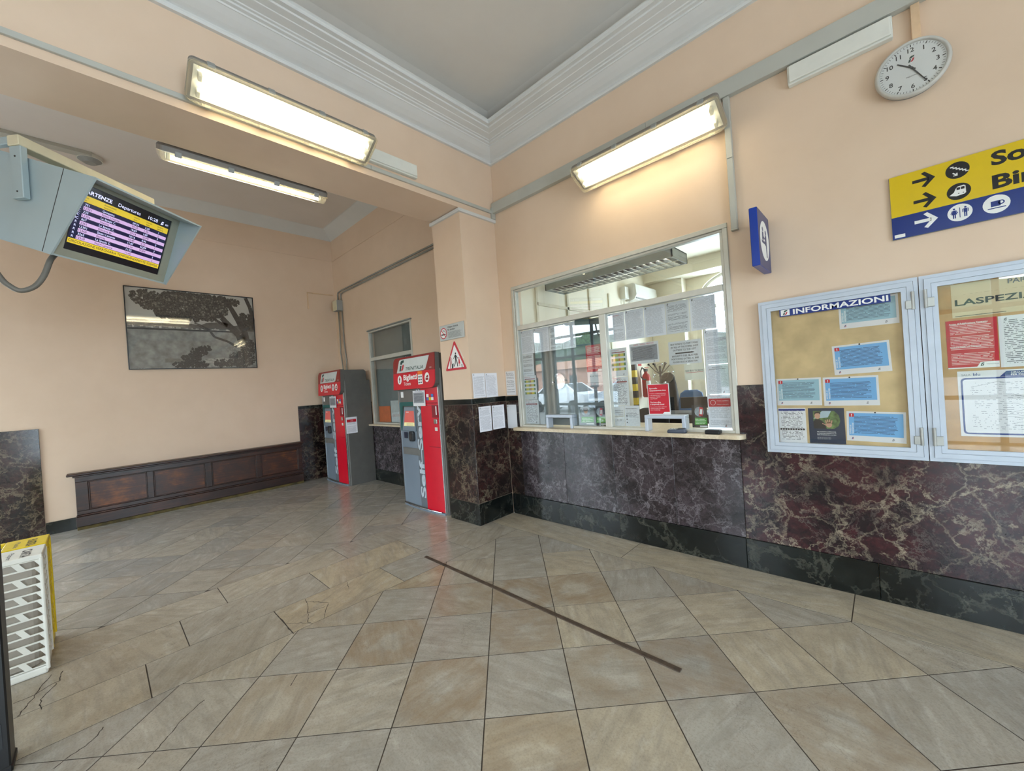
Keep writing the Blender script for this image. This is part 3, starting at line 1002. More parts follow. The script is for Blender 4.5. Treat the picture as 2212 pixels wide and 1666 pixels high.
fs_logo(0.095, -0.084, 0.014, o, PT, 'grey_print', 'grey_print')
o = sheet('notice_sheet', 'white sign about bus tickets with a black arrow in the right ticket pane', 'notice', G, -1.42, 1.676, -1.14, 1.883, 'paper_plain', 0.0)
for k, s_ in enumerate(('BUS TICKETS TO PORTOFINO', '(N°782) AT THE COFFEE SHOP', 'OUTSIDE TO THE LEFT', None, 'BIGLIETTI DEL BUS PER', 'PORTOFINO (N°782) AL BAR', 'FUORI SULLA SINISTRA')):
    y = 0.070 - k * 0.0265
    if s_:
        text(s_, 0.0145, 0, y, PT, 'black_print', o, bold=0.008, width=min(0.235, 0.0105 * len(s_)))
    else:
        MB().prism([(-0.08, y + 0.0), (0.055, y + 0.0), (0.055, y - 0.004), (0.085, y + 0.0055), (0.055, y + 0.015), (0.055, y + 0.011), (-0.08, y + 0.011)], PT, PT + 0.0005).build('printed_arrow', 'black_print', o)
o = sheet('notice_sheet', 'cream note reading no bus tickets with red underline', 'notice', G, -1.293, 1.532, -1.124, 1.672, mat('paper_cream', (232, 228, 210), 0.55, 0, 0.01), 0.01)
text('NO BUS TICKETS', 0.015, 0, 0.004, PT, 'grey_print', o, width=0.145)
MB().prism([(-0.072, -0.006), (0.072, -0.006), (0.072, -0.003), (-0.072, -0.003)], PT, PT + 0.0005).build('printed_bar', 'print_red', o)
o = sheet('notice_sheet', 'tall printed sheet at the upper right edge of the right ticket pane', 'notice', G, -1.113, 1.653, -0.932, 1.945, 'paper_text')
fs_logo(-0.075, 0.13, 0.014, o, PT, 'grey_print', 'grey_print')
o = sheet('notice_sheet', 'framed printed sheet halfway down the right edge of the right ticket pane', 'notice', G, -1.116, 1.402, -0.932, 1.650, 'paper_dense')
text('MODULISTICA', 0.008, 0, 0.098, PT, 'black_print', o, width=0.08)
text('INDENNITA\' DI RITARDO', 0.009, 0, 0.082, PT, 'black_print', o, width=0.13)
fs_logo(0.04, -0.108, 0.018, o, PT)
o = sheet('notice_sheet', 'printed sheet with a red headline panel at the lower right of the right ticket pane', 'notice', G, -1.118, 1.12, -0.932, 1.397, 'paper_text')
text('TRENITALIA INFORMA', 0.007, -0.08, 0.123, PT, 'print_red', o, 'L', width=0.09)
q_ = MB().prism(p2(rrect(0.168, 0.068, 0.006, 0, 3, 0, 0.072)), PT - 0.0003, PT + 0.0004).build('printed_panel', 'print_red', o)
MB().ring(-0.05, 0.072, 0.019, 0.0215, PT, PT + 0.0009, 24).build('printed_ring', 'white_print', o)
text('Avviso al pubblico', 0.007, -0.02, 0.084, PT + 0.0007, 'white_print', o, 'L', width=0.09)
text('Notice to the public', 0.007, -0.02, 0.054, PT + 0.0007, 'white_print', o, 'L', width=0.09)
fs_logo(0.04, -0.122, 0.018, o, PT)
o = sheet('poster', 'red sheet saying the office is temporarily closed, above the right pass-through', 'poster', fr_w(Y1 + 0.020), -1.63, 1.232, -1.428, 1.514, 'white_print', 0.006)
MB().prism([(-0.095, -0.135), (0.095, -0.135), (0.095, 0.135), (-0.095, 0.135)], PT - 0.0004, PT).build('printed_panel', mat('poster_red', (200, 18, 44), 0.4, 0, 0.02), o)
for k, (s_, hh, y, ww) in enumerate((('Sportello', 0.0125, 0.095, 0.075), ('temporaneamente chiuso', 0.0125, 0.075, 0.155), ('Ti invitiamo a rivolgerti al self service', 0.007, 0.050, 0.15), ('o alla biglietteria piu\' vicina per', 0.007, 0.034, 0.15), ('acquistare i biglietti', 0.007, 0.018, 0.10), ('o App Trenitalia', 0.007, 0.002, 0.07),
                                     ('This front office', 0.0125, -0.035, 0.10), ('is temporarily closed', 0.0125, -0.053, 0.13), ('You can purchase tickets at self service', 0.007, -0.074, 0.15), ('machines or other ticket offices', 0.007, -0.088, 0.13), ('or on Trenitalia App', 0.007, -0.102, 0.09))):
    text(s_, hh, -0.082, y, PT + 0.0004, 'white_print', o, 'L', bold=0.01 if hh > 0.01 else 0, width=ww)
MB().prism([(0.03, -0.136), (0.096, -0.136), (0.096, -0.118), (0.045, -0.118)], PT, PT + 0.0006).build('printed_panel', 'white_print', o)
for (a, c, lab, dark) in ((-2.436, -2.248, 'dim flyer with a portrait above a green panel in the left ticket pane', 0), (-2.24, -2.104, 'black flyer with a phone and green panel at the foot of the left ticket pane', 1), (-1.255, -1.128, 'dark flyer with a hand holding a phone over a green panel, right pane', 1)):
    o = sheet('flyer', lab, 'flyer', G, a, 1.116, c, 1.312, mat('flyer_black', (22, 26, 30), 0.4) if dark else mat('flyer_grey', (110, 120, 122), 0.4), 0)
    w_ = c - a
    MB().prism([(-w_ * 0.34, -0.075), (w_ * 0.48, -0.07), (w_ * 0.48, -0.012), (-w_ * 0.3, -0.012)], PT, PT + 0.0005).build('printed_panel', 'green_text', o)
    MB().prism(ell(0.0, 0.04, w_ * 0.3, 0.042), PT, PT + 0.0004).build('printed_photo', mat('flyer_photo', (150, 160, 168), 0.4, 0, 0.2, 30), o)
    if dark:
        MB().prism([(-0.004, 0.005), (0.026, 0.0), (0.034, 0.075), (0.006, 0.08)], PT + 0.0004, PT + 0.0008).build('printed_phone', 'print_red', o)
        MB().prism([(0.003, 0.02), (0.023, 0.017), (0.028, 0.06), (0.010, 0.063)], PT + 0.0008, PT + 0.0011).build('printed_screen', 'white_print', o)
    else:
        MB().prism(ell(0.0, 0.05, 0.024, 0.03), PT + 0.0004, PT + 0.0008).build('printed_face', mat('print_skin', (196, 150, 124), 0.5), o)
        MB().prism(ell(0.0, 0.068, 0.030, 0.02), PT + 0.0008, PT + 0.0011).build('printed_hair', mat('print_hair', (52, 40, 34), 0.5), o)
    MB().prism([(w_ * 0.0, -0.092), (w_ * 0.48, -0.092), (w_ * 0.48, -0.08), (w_ * 0.0, -0.08)], PT, PT + 0.0005).build('printed_bar', 'white_print', o)

# card terminal and black box on the counter
t = tag(empty('card_terminal', Matrix.Translation((-1.35, 3.475, 1.081)) @ Matrix.Rotation(math.radians(8), 4, 'Z')), 'grey card payment terminal lying on the stone counter', 'card terminal')
MB().loft([rrect(0.155, 0.075, 0.02, 0.0), rrect(0.16, 0.08, 0.022, 0.012), [(x, y, 0.026 + 0.012 * (x + 0.08) / 0.16) for x, y, z in rrect(0.15, 0.07, 0.02)]]).build('body', mat('terminal_grey', (62, 68, 82), 0.4), t, smooth=False)
MB().box(0.01, 0.06, -0.026, 0.026, 0.030, 0.0385).build('screen', 'dark_plastic', t)
for i in range(3):
    for j in range(3):
        MB().rbox(-0.062 + i * 0.020, -0.046 + i * 0.020, -0.026 + j * 0.019, -0.012 + j * 0.019, 0.022, 0.034, 0.002, 1).build('key', 'grey_plastic', t)
t = tag(empty('black_box', Matrix.Translation((-1.055, 3.472, 1.081))), 'small black plastic box at the right end of the stone counter', 'box')
MB().rbox(-0.058, 0.058, -0.035, 0.035, 0, 0.034, 0.008, 2).build('body', 'black_paint', t)
MB().rbox(-0.045, 0.045, -0.026, 0.026, 0.033, 0.0355, 0.001, 1).build('lid', 'dark_plastic', t)

# ------------------------------------------------------------------ ticket office behind the glass
OX0, OX1, OY0, OY1, OZ = -3.3, 1.6, Y1 + 0.17, 7.8, 3.6
struct(MB().box(OX0 - 0.15, OX0, OY0, OY1, 0, OZ).build('wall_office_left', 'office_paint'))
struct(MB().box(OX1, OX1 + 0.15, OY0, OY1, 0, OZ).build('wall_office_right', 'office_paint'))
wo = wall_with_holes('wall_office_back', fr_w(OY1), OX0 - 0.15, OX1 + 0.15, OZ, [(ARCH[0], ARCH[1], ARCH[2], 3.42)], 0.2, 'office_paint')
b = MB()
cx_, hw = (ARCH[0] + ARCH[1]) / 2, (ARCH[1] - ARCH[0]) / 2
for sg in (-1, 1):
    arc = [(cx_ + sg * hw * math.cos(a), 3.0 + 0.42 * math.sin(a)) for a in [PI / 2 * k / 10 for k in range(11)]]
    b.prism(arc + [(cx_, 3.425), (cx_ + sg * (hw + 0.002), 3.425)], -0.2, 0.0)
o = b.build('arch_spandrel', 'office_paint', None, fr_w(OY1))
o.parent = wo
o.matrix_parent_inverse = wo.matrix_world.inverted()
struct(MB().box(OX0 - 0.15, OX1 + 0.15, OY0 - 0.16, OY1 + 0.2, OZ, OZ + 0.1).build('ceiling', 'office_paint'))
struct(MB().box(OX0 - 0.15, OX1 + 0.15, OY0 - 0.16, OY1 + 0.2, -0.1, 0.0).build('floor', mat('office_floor', (150, 140, 128), 0.5)))
struct(MB().box(OX0, -2.67, 7.55, OY1, 0, OZ).build('wall_office_pier', 'office_paint'))
struct(MB().box(OX0, OX1, 7.35, OY1 - 0.001, 3.36, OZ).build('wall_office_beam', 'office_paint'))
t = struct(empty('window_3', fr_w(OY1)), 'arched window in the far wall of the ticket office', 'window')
bar(t, ARCH[0], ARCH[1], 0.9, 0.95, -0.12, -0.06, 'white_plastic')
bar(t, ARCH[0], ARCH[0] + 0.05, 0.95, 3.0, -0.12, -0.06, 'white_plastic')
bar(t, ARCH[1] - 0.05, ARCH[1], 0.95, 3.0, -0.12, -0.06, 'white_plastic')
bar(t, cx_ - 0.03, cx_ + 0.03, 0.95, 2.75, -0.12, -0.06, 'white_plastic', 'mullion')
bar(t, ARCH[0] + 0.05, ARCH[1] - 0.05, 2.75, 2.82, -0.12, -0.06, 'white_plastic', 'transom')
arc = [(cx_ + hw * math.cos(a), 3.0 + 0.42 * math.sin(a)) for a in [PI * k / 20 for k in range(21)]]
arc2 = [(cx_ + (hw - 0.05) * math.cos(a), 3.0 + 0.37 * math.sin(a)) for a in [PI * k / 20 for k in range(21)]]
b = MB()
for k in range(20):
    b.prism([arc[k], arc[k + 1], arc2[k + 1], arc2[k]], -0.12, -0.06)
b.build('arch_bar', 'white_plastic', t)
for poly in ([(ARCH[0] + 0.05, 0.95), (cx_ - 0.03, 0.95), (cx_ - 0.03, 2.75), (ARCH[0] + 0.05, 2.75)], [(cx_ + 0.03, 0.95), (ARCH[1] - 0.05, 0.95), (ARCH[1] - 0.05, 2.75), (cx_ + 0.03, 2.75)], [(ARCH[0] + 0.05, 2.82)] + [(ARCH[1] - 0.05, 2.82)] + arc2):
    MB().prism(poly, -0.092, -0.088).build('pane', 'window_glass', t)
# ceiling grid lines and panel mouldings on the left wall
struct(MB().box(OX0, OX1, 5.6, 5.62, OZ - 0.012, OZ).box(OX0, OX1, 6.4, 6.42, OZ - 0.012, OZ).box(-1.6, -1.58, OY0, 7.3, OZ - 0.012, OZ).box(-0.4, -0.38, OY0, 7.3, OZ - 0.012, OZ).build('trim_6', 'white_plastic'), 'thin panel joints across the office ceiling', 'ceiling joint')
b = MB()
for y in (4.05, 4.75, 5.35, 5.95):
    b.box(OX0, OX0 + 0.018, y - 0.02, y + 0.02, 0, 3.0)
b.box(OX0, OX0 + 0.018, 4.05, 6.6, 2.62, 2.66)
struct(b.build('trim_7', mat('office_trim', (214, 206, 182), 0.6)), 'pale panel mouldings on the left wall of the office', 'moulding')

# office strip light with louvre, hanging close behind the glass
t = tag(empty('louvre_light', Matrix.Translation((-2.36, 4.33, 2.905))), 'grey strip light with mirrored louvre hanging behind the ticket window', 'ceiling light')
L_, D_ = 1.66, 0.425
b = MB().box(-L_ / 2, L_ / 2, -D_ / 2, -D_ / 2 + 0.012, -0.11, 0).box(-L_ / 2, L_ / 2, D_ / 2 - 0.012, D_ / 2, -0.11, 0).box(-L_ / 2, -L_ / 2 + 0.015, -D_ / 2, D_ / 2, -0.11, 0).box(L_ / 2 - 0.015, L_ / 2, -D_ / 2, D_ / 2, -0.11, 0).box(-L_ / 2, L_ / 2, -D_ / 2, D_ / 2, -0.012, 0.0)
b.build('housing', mat('louvre_grey', (140, 150, 148), 0.4, 0.2), t)
lv = mat('louvre_mirror', (220, 222, 226), 0.12, 1.0, 0.02)
MB().box(-L_ / 2 + 0.02, L_ / 2 - 0.02, -0.012, 0.012, -0.108, -0.05).build('louvre_spine', lv, t)
for k in range(20):
    x = -L_ / 2 + 0.07 + k * (L_ - 0.14) / 19
    for sg in (-1, 1):
        y0, y1 = (0.012, D_ / 2 - 0.012) if sg > 0 else (-D_ / 2 + 0.012, -0.012)
        MB().add([(x - 0.004, y0, -0.108), (x + 0.004, y0, -0.108), (x + 0.004, y1, -0.108), (x - 0.004, y1, -0.108), (x - 0.012, y0, -0.055), (x + 0.012, y0, -0.055), (x + 0.012, y1, -0.055), (x - 0.012, y1, -0.055)],
                 [(3, 2, 1, 0), (4, 5, 6, 7), (0, 1, 5, 4), (1, 2, 6, 5), (2, 3, 7, 6), (3, 0, 4, 7)]).build('louvre_blade', lv, t)
for y in (-0.1, 0.1):
    MB().tube([(-L_ / 2 + 0.05, y, -0.035), (L_ / 2 - 0.05, y, -0.035)], 0.013, 10).build('tube', 'tube_light', t)
for x in (-0.6, 0.6):
    MB().tube([(x, 0, 0), (x, 0, OZ - 2.905)], 0.006, 6).build('hanger', 'steel_dark', t)
# added lamp, out of view to the right, to brighten the office
t = tag(empty('office_fill_lamp', Matrix.Translation((0.3, 5.6, OZ))), 'added fill lamp brightening the ticket office, unseen beyond the right edge of the ticket window', 'ceiling light')
MB().rbox(-0.6, 0.6, -0.15, 0.15, -0.08, -0.001, 0.01).build('housing', 'white_plastic', t)
MB().rbox(-0.57, 0.57, -0.12, 0.12, -0.09, -0.081, 0.004).build('diffuser', 'tube_light', t)

# air conditioner on the office wall
t = tag(empty('air_conditioner', fr_b(OX0, 6.98, 3.08)), 'white wall air conditioner high in the ticket office', 'air conditioner')
sec = [(-0.15, 0.0), (0.15, 0.0), (0.15, 0.16), (0.12, 0.2), (-0.06, 0.215), (-0.13, 0.17), (-0.15, 0.10)]
MB().loft([[(-0.43, p[0], p[1]) for p in sec], [(0.43, p[0], p[1]) for p in sec]]).build('body', 'white_plastic', t)
MB().box(-0.40, 0.40, -0.118, -0.098, 0.176, 0.197).build('air_outlet', 'grey_plastic', t)
MB().rbox(-0.62, -0.48, -0.13, 0.08, 0.0, 0.10, 0.006).build('junction_box', 'white_plastic', t)
MB().tube([(-0.56, -0.12, 0.05), (-0.55, -0.28, 0.03), (-0.50, -0.34, 0.03), (-0.45, -0.2, 0.06), (-0.40, -0.14, 0.08)], 0.008, 6).build('cable', 'white_plastic', t)

# things standing in the office
t = tag(empty('fire_extinguisher', Matrix.Translation((-3.19, 6.93, 0))), 'red fire extinguisher hanging on the office wall with its black hose', 'fire extinguisher')
red = mat('extinguisher_red', (186, 22, 26), 0.3)
b = MB()
rg = [(0.0, 1.20), (0.06, 1.20), (0.075, 1.22), (0.075, 1.56), (0.06, 1.61), (0.03, 1.64), (0.03, 1.67)]
b.loft([[(r * math.cos(2 * PI * k / 16), r * math.sin(2 * PI * k / 16), z) for k in range(16)] for r, z in rg])
b.build('cylinder', red, t, smooth=True)
MB().rbox(-0.02, 0.02, -0.05, 0.05, 1.67, 1.72, 0.005).build('valve', 'black_paint', t)
MB().rbox(-0.015, 0.015, -0.02, 0.10, 1.73, 1.745, 0.004).build('handle', red, t)
MB().tube([(0.0, -0.04, 1.70), (0.0, -0.14, 1.74), (0.0, -0.20, 1.68), (0.0, -0.20, 1.58), (0.0, -0.12, 1.53), (0.03, -0.05, 1.52)], 0.012, 8).build('hose', 'black_paint', t)
MB().loft([[(0.0765 * math.cos(a), 0.0765 * math.sin(a), z) for a in [-1.2 + 0.3 * k for k in range(9)]] for z in (1.36, 1.5)], False, False, False).build('label', 'white_print', t)
o = sheet('safety_sign', 'small red fire extinguisher sign above the extinguisher', 'sign', fr_b(OX0 + 0.004), 6.86, 1.78, 7.0, 1.95, 'print_red')
t = tag(empty('striped_post', Matrix.Translation((-3.2, 6.5, 0))), 'yellow and black striped corner post in the ticket office', 'post')
for k in range(12):
    MB().box(-0.035, 0.035, -0.035, 0.035, 0.5 + k * 0.12, 0.62 + k * 0.12).build('stripe', 'sign_yellow' if k % 2 else 'black_print', t)
MB().box(-0.035, 0.035, -0.035, 0.035, 0.0, 0.5).build('foot', 'black_print', t)
t = tag(empty('coat_stand', Matrix.Translation((-2.95, 7.0, 0))), 'black coat stand with ball-tipped hooks in the ticket office', 'coat stand')
MB().tube([(0, 0, 0.02), (0, 0, 1.75)], 0.02, 10).build('pole', 'black_paint', t)
MB().cyl(0, 0, 0, 0.03, 0.18, 24).build('base', 'black_paint', t)
for k in range(6):
    a = k * PI / 3 + 0.35
    h = MB().tube([(0, 0, 1.60), (0.08 * math.cos(a), 0.08 * math.sin(a), 1.66), (0.19 * math.cos(a), 0.19 * math.sin(a), 1.79)], 0.008, 6).build('hook', 'black_paint', t)
    MB().ball((0.19 * math.cos(a), 0.19 * math.sin(a), 1.79), 0.02).build('knob', 'black_paint', h)
cloth = mat('black_cloth', (22, 22, 26), 0.85, 0, 0.2, 12)
b = MB()
rings = []
for i, (z, rx, ry) in enumerate(((1.62, 0.05, 0.04), (1.56, 0.11, 0.07), (1.45, 0.14, 0.09), (1.25, 0.16, 0.10), (1.05, 0.17, 0.10), (0.9, 0.175, 0.11))):
    rings.append([(rx * math.cos(2 * PI * k / 20) * (1 + 0.10 * math.cos(5 * 2 * PI * k / 20 + i)), ry * math.sin(2 * PI * k / 20) * (1 + 0.12 * math.sin(7 * 2 * PI * k / 20)), z) for k in range(20)])
b.loft(rings)
tag(b.build('jacket', cloth, None, Matrix.Translation((-2.78, 6.9, 0.0)), smooth=True), 'black jacket hanging from the coat stand in the ticket office', 'jacket')
b = MB().loft([[(x, y, z) for x, y, _ in rrect(w_, 0.07, 0.03)] for w_, z in ((0.40, 0.55), (0.44, 0.8), (0.42, 1.1), (0.34, 1.25), (0.2, 1.3))])
t = tag(empty('office_chair', Matrix.Translation((-2.42, 6.95, 0)) @ Matrix.Rotation(0.5, 4, 'Z')), 'blue office chair in front of the office wall', 'chair')
b.build('backrest', mat('chair_blue', (70, 110, 158), 0.8), t, smooth=True)
MB().rbox(-0.24, 0.24, -0.50, -0.02, 0.46, 0.54, 0.03).build('seat', 'chair_blue', t)
MB().tube([(0, -0.25, 0.06), (0, -0.25, 0.46)], 0.03).build('column', 'black_paint', t)
for k in range(5):
    a = k * 2 * PI / 5
    MB().tube([(0, -0.25, 0.08), (0.28 * math.cos(a), -0.25 + 0.28 * math.sin(a), 0.04)], 0.02, 6).build('leg', 'black_paint', t)
t = tag(empty('office_desk', Matrix.Translation((-2.1, 5.9, 0))), 'dark office desk seen through the right pass-through', 'desk')
MB().rbox(-0.75, 0.75, -0.35, 0.35, 0.98, 1.02, 0.005).build('top', mat('desk_dark', (52, 48, 48), 0.5), t)
for x in (-0.7, 0.7):
    MB().box(x - 0.02, x + 0.02, -0.32, 0.32, 0, 0.98).build('side_panel', 'desk_dark', t)
MB().box(-0.68, 0.68, 0.28, 0.30, 0.3, 0.98).build('back_panel', 'desk_dark', t)
t = tag(empty('desk_monitor', Matrix.Translation((-1.98, 5.95, 1.02)) @ Matrix.Rotation(0.15, 4, 'Z')), 'black computer monitor on the dark office desk', 'monitor')
MB().rbox(-0.24, 0.24, -0.02, 0.02, 0.06, 0.22, 0.008).build('display', 'black_paint', t)
MB().tube([(0, 0, 0.0), (0, 0, 0.08)], 0.02).build('neck', 'black_paint', t)
MB().cyl(0, 0, 0, 0.012, 0.1).build('foot', 'black_paint', t)
t = tag(empty('office_chair', Matrix.Translation((-2.15, 4.75, 0))), 'black office chair close behind the counter', 'chair')
MB().loft([[(x, y - 0.03 * (z - 0.9), z) for x, y, _ in rrect(w_, 0.08, 0.035)] for w_, z in ((0.36, 0.62), (0.44, 0.8), (0.44, 1.05), (0.36, 1.16), (0.2, 1.19))]).build('backrest', cloth, t, smooth=True)
MB().rbox(-0.24, 0.24, 0.03, 0.50, 0.46, 0.54, 0.03).build('seat', cloth, t)
MB().tube([(0, 0.26, 0.06), (0, 0.26, 0.46)], 0.03).build('column', 'black_paint', t)
for k in range(5):
    a = k * 2 * PI / 5
    MB().tube([(0, 0.26, 0.08), (0.28 * math.cos(a), 0.26 + 0.28 * math.sin(a), 0.04)], 0.02, 6).build('leg', 'black_paint', t)

# ------------------------------------------------------------------ closed window in the alcove
w2 = struct(empty('window_2', W), 'closed grey ticket window in the alcove between the two machines', 'window')
for q in ((-6.93, -5.49, 2.725, 2.755), (-6.93, -6.89, 1.05, 2.725), (-5.53, -5.49, 1.05, 2.725), (-6.89, -5.53, 2.205, 2.27), (-6.89, -5.53, 1.05, 1.075)):
    bar(w2, *q, -0.05, 0.012)
MB().box(-6.94, -5.47, 2.755, 2.775, -0.05, 0.03).build('drip_edge', 'alu_grey', w2)
pane([(-6.89, 2.27), (-5.53, 2.27), (-5.53, 2.725), (-6.89, 2.725)], 'ticket_glass', w2)
pane([(-6.89, 1.075), (-5.53, 1.075), (-5.53, 2.205), (-6.89, 2.205)], 'ticket_glass', w2)
tag(MB().box(-6.929, -5.491, 1.05, 2.754, -0.11, -0.10).build('grey_blind', 'blind_grey', None, W), 'grey blind drawn behind the closed alcove window', 'blind')
tag(MB().rbox(-7.15, -5.30, 1.02, 1.048, -0.12, 0.10, 0.006).build('window_sill', 'counter_stone', None, W), 'pale stone sill under the closed alcove window', 'sill')
sheet('poster', 'plain orange sheet standing behind the closed alcove window', 'poster', fr_w(Y1 + 0.06), -6.84, 1.08, -6.43, 1.365, mat('sheet_orange', (226, 112, 50), 0.5))
sheet('poster', 'plain white sheet standing behind the closed alcove window', 'poster', fr_w(Y1 + 0.06), -6.41, 1.08, -5.9, 1.46, mat('sheet_white', (206, 210, 208), 0.5))

# ------------------------------------------------------------------ glazed doors and windows to the street
mat('door_grey', (112, 118, 118), 0.45, 0.2, 0.03)


def glazed(name, fr, us, vs, label, cat):
    o = struct(empty(name, fr), label, cat)
    for u in us:
        MB().rbox(u - 0.045, u + 0.045, vs[0], vs[-1], -0.13, -0.07, 0.005, 1).build('stile', 'door_grey', o)
    for i in range(len(us) - 1):
        for v in vs:
            MB().rbox(us[i] + 0.045, us[i + 1] - 0.045, v - 0.04 if v > vs[0] else v, v + 0.04 if v < vs[-1] else v, -0.125, -0.075, 0.004, 1).build('rail', 'door_grey', o)
        for j in range(len(vs) - 1):
            MB().box(us[i] + 0.045, us[i + 1] - 0.045, vs[j] + 0.04, vs[j + 1] - 0.04, -0.103, -0.097).build('pane', 'window_glass', o)
    return o


FR = fr_f
glazed('door_1', FR, [5.80, 6.60, 7.36, 8.10], [0.0, 0.82, 2.37, 3.05, 3.5], 'grey glazed street door of the alcove, mirrored in the left ticket pane', 'door')
glazed('door_2', FR, [-3.45, -2.6, -1.4, -0.55], [0.0, 0.82, 2.37, 3.05, 3.5], 'grey glazed street door of the hall behind the viewer', 'door')
glazed('door_4', fr_b(XB), [-3.3, -2.55, -1.8], [0.0, 0.82, 2.37, 3.3], 'grey glazed side door of the alcove beyond the left edge', 'door')
glazed('window_4', FR, [2.05, 2.55, 3.05], [0.9, 2.37, 3.5], 'grey street window of the hall behind the viewer', 'window')
glazed('door_3', fr_e, [-1.55, -0.5, 0.5, 1.55], [0.0, 0.82, 2.37, 3.2], 'grey glazed platform door at the far end of the hall', 'door')

# ------------------------------------------------------------------ street outside (mirrored in the glass)
struct(MB().box(-70, 60, -90, YF - 0.2, -0.3, -0.02).build('ground', mat('asphalt', (120, 118, 114), 0.9, 0, 0.1, 1)))
a = NT('hill_green')
p = a.n('ShaderNodeNewGeometry').outputs['Position']
a.set(Base_Color=a.ramp(a.noise(p, 0.9, 6, 0.65).outputs[0], [(0.35, lin((30, 44, 34))), (0.6, lin((70, 88, 66)))]), Roughness=0.9)
MATS['hill_green'] = a.m
b = MB()
rh = random.Random(4)
NX, NY = 60, 14
for j in range(NY + 1):
    for i in range(NX + 1):
        x = -70 + 130 * i / NX
        y = -34 - 22 * j / NY
        z = -0.5 + (7.5 + 1.6 * math.sin(x * 0.11) + 0.9 * math.sin(x * 0.37 + 1)) * math.sin(PI / 2 * min(1, j / NY * 1.5)) + (rh.random() - 0.5) * 1.1
        b.v.append((x, y, z))
for j in range(NY):
    for i in range(NX):
        k = j * (NX + 1) + i
        b.f.append((k, k + 1, k + NX + 2, k + NX + 1))
o = b.build('wooded_hill', 'hill_green')
tag(o, 'green wooded hillside across the street, mirrored in the ticket glass', 'hill', None, 'stuff')


def car(loc, rz, col, label):
    t = tag(empty('parked_car', Matrix.Translation(loc) @ Matrix.Rotation(rz, 4, 'Z')), label, 'car', 'cars parked across the street')
    side = [(-2.0, 0.35), (-2.05, 0.75), (-1.75, 0.95), (-1.35, 1.0), (-0.7, 1.45), (0.7, 1.48), (1.45, 1.0), (2.0, 0.9), (2.05, 0.4), (1.9, 0.3), (-1.9, 0.3)]
    MB().loft([[(x, -0.82 + (0.12 if z > 1.1 else 0), z) for x, z in side], [(x, -0.70, z * 0.99) for x, z in side], [(x, 0.70, z * 0.99) for x, z in side], [(x, 0.82 - (0.12 if z > 1.1 else 0), z) for x, z in side]]).build('body', col, t)
    for sy in (-1, 1):
        MB().prism([(-1.15, 1.02), (-0.62, 1.38), (0.0, 1.41), (0.0, 1.02)], sy * 0.80, sy * 0.83).build('side_window', 'dark_plastic', t).rotation_euler = (PI / 2, 0, 0)
        for x in (-1.25, 1.3):
            MB().tube([(x, sy * 0.66, 0.32), (x, sy * 0.86, 0.32)], 0.32, 20).build('wheel', 'dark_plastic', t)
    MB().add([(1.42, -0.62, 1.03), (1.42, 0.62, 1.03), (0.76, 0.56, 1.46), (0.76, -0.56, 1.46)], [(0, 1, 2, 3)]).build('windscreen', 'dark_plastic', t)
    return t


mat('car_white', (232, 234, 236), 0.25)
mat('car_silver', (176, 184, 192), 0.25, 0.4)
car((-12.6, -10.2, -0.02), 0.12, 'car_white', 'white car parked outside, mirrored in the left ticket pane')
car((-8.2, -9.6, -0.02), -0.2, 'car_silver', 'silver car parked outside, right of the white one in the mirrored view')
t = tag(empty('street_house', Matrix.Translation((-22, -26, -0.02))), 'low pink house across the street, mirrored in the ticket glass', 'house')
MB().box(-5, 5, -3, 3, 0, 2.7).build('wall', mat('house_pink', (206, 160, 140), 0.8), t)
MB().prism([(-3.5, 2.7), (3.5, 2.7), (0, 3.6)], -5.3, 5.3).build('roof', mat('house_roof', (168, 120, 92), 0.8), t).rotation_euler = (PI / 2, 0, PI / 2)
for x in (-3.4, -1.2, 1.2, 3.4):
    MB().box(x - 0.4, x + 0.4, 3.0, 3.04, 0.9, 2.1).build('window', 'dark_plastic', t)


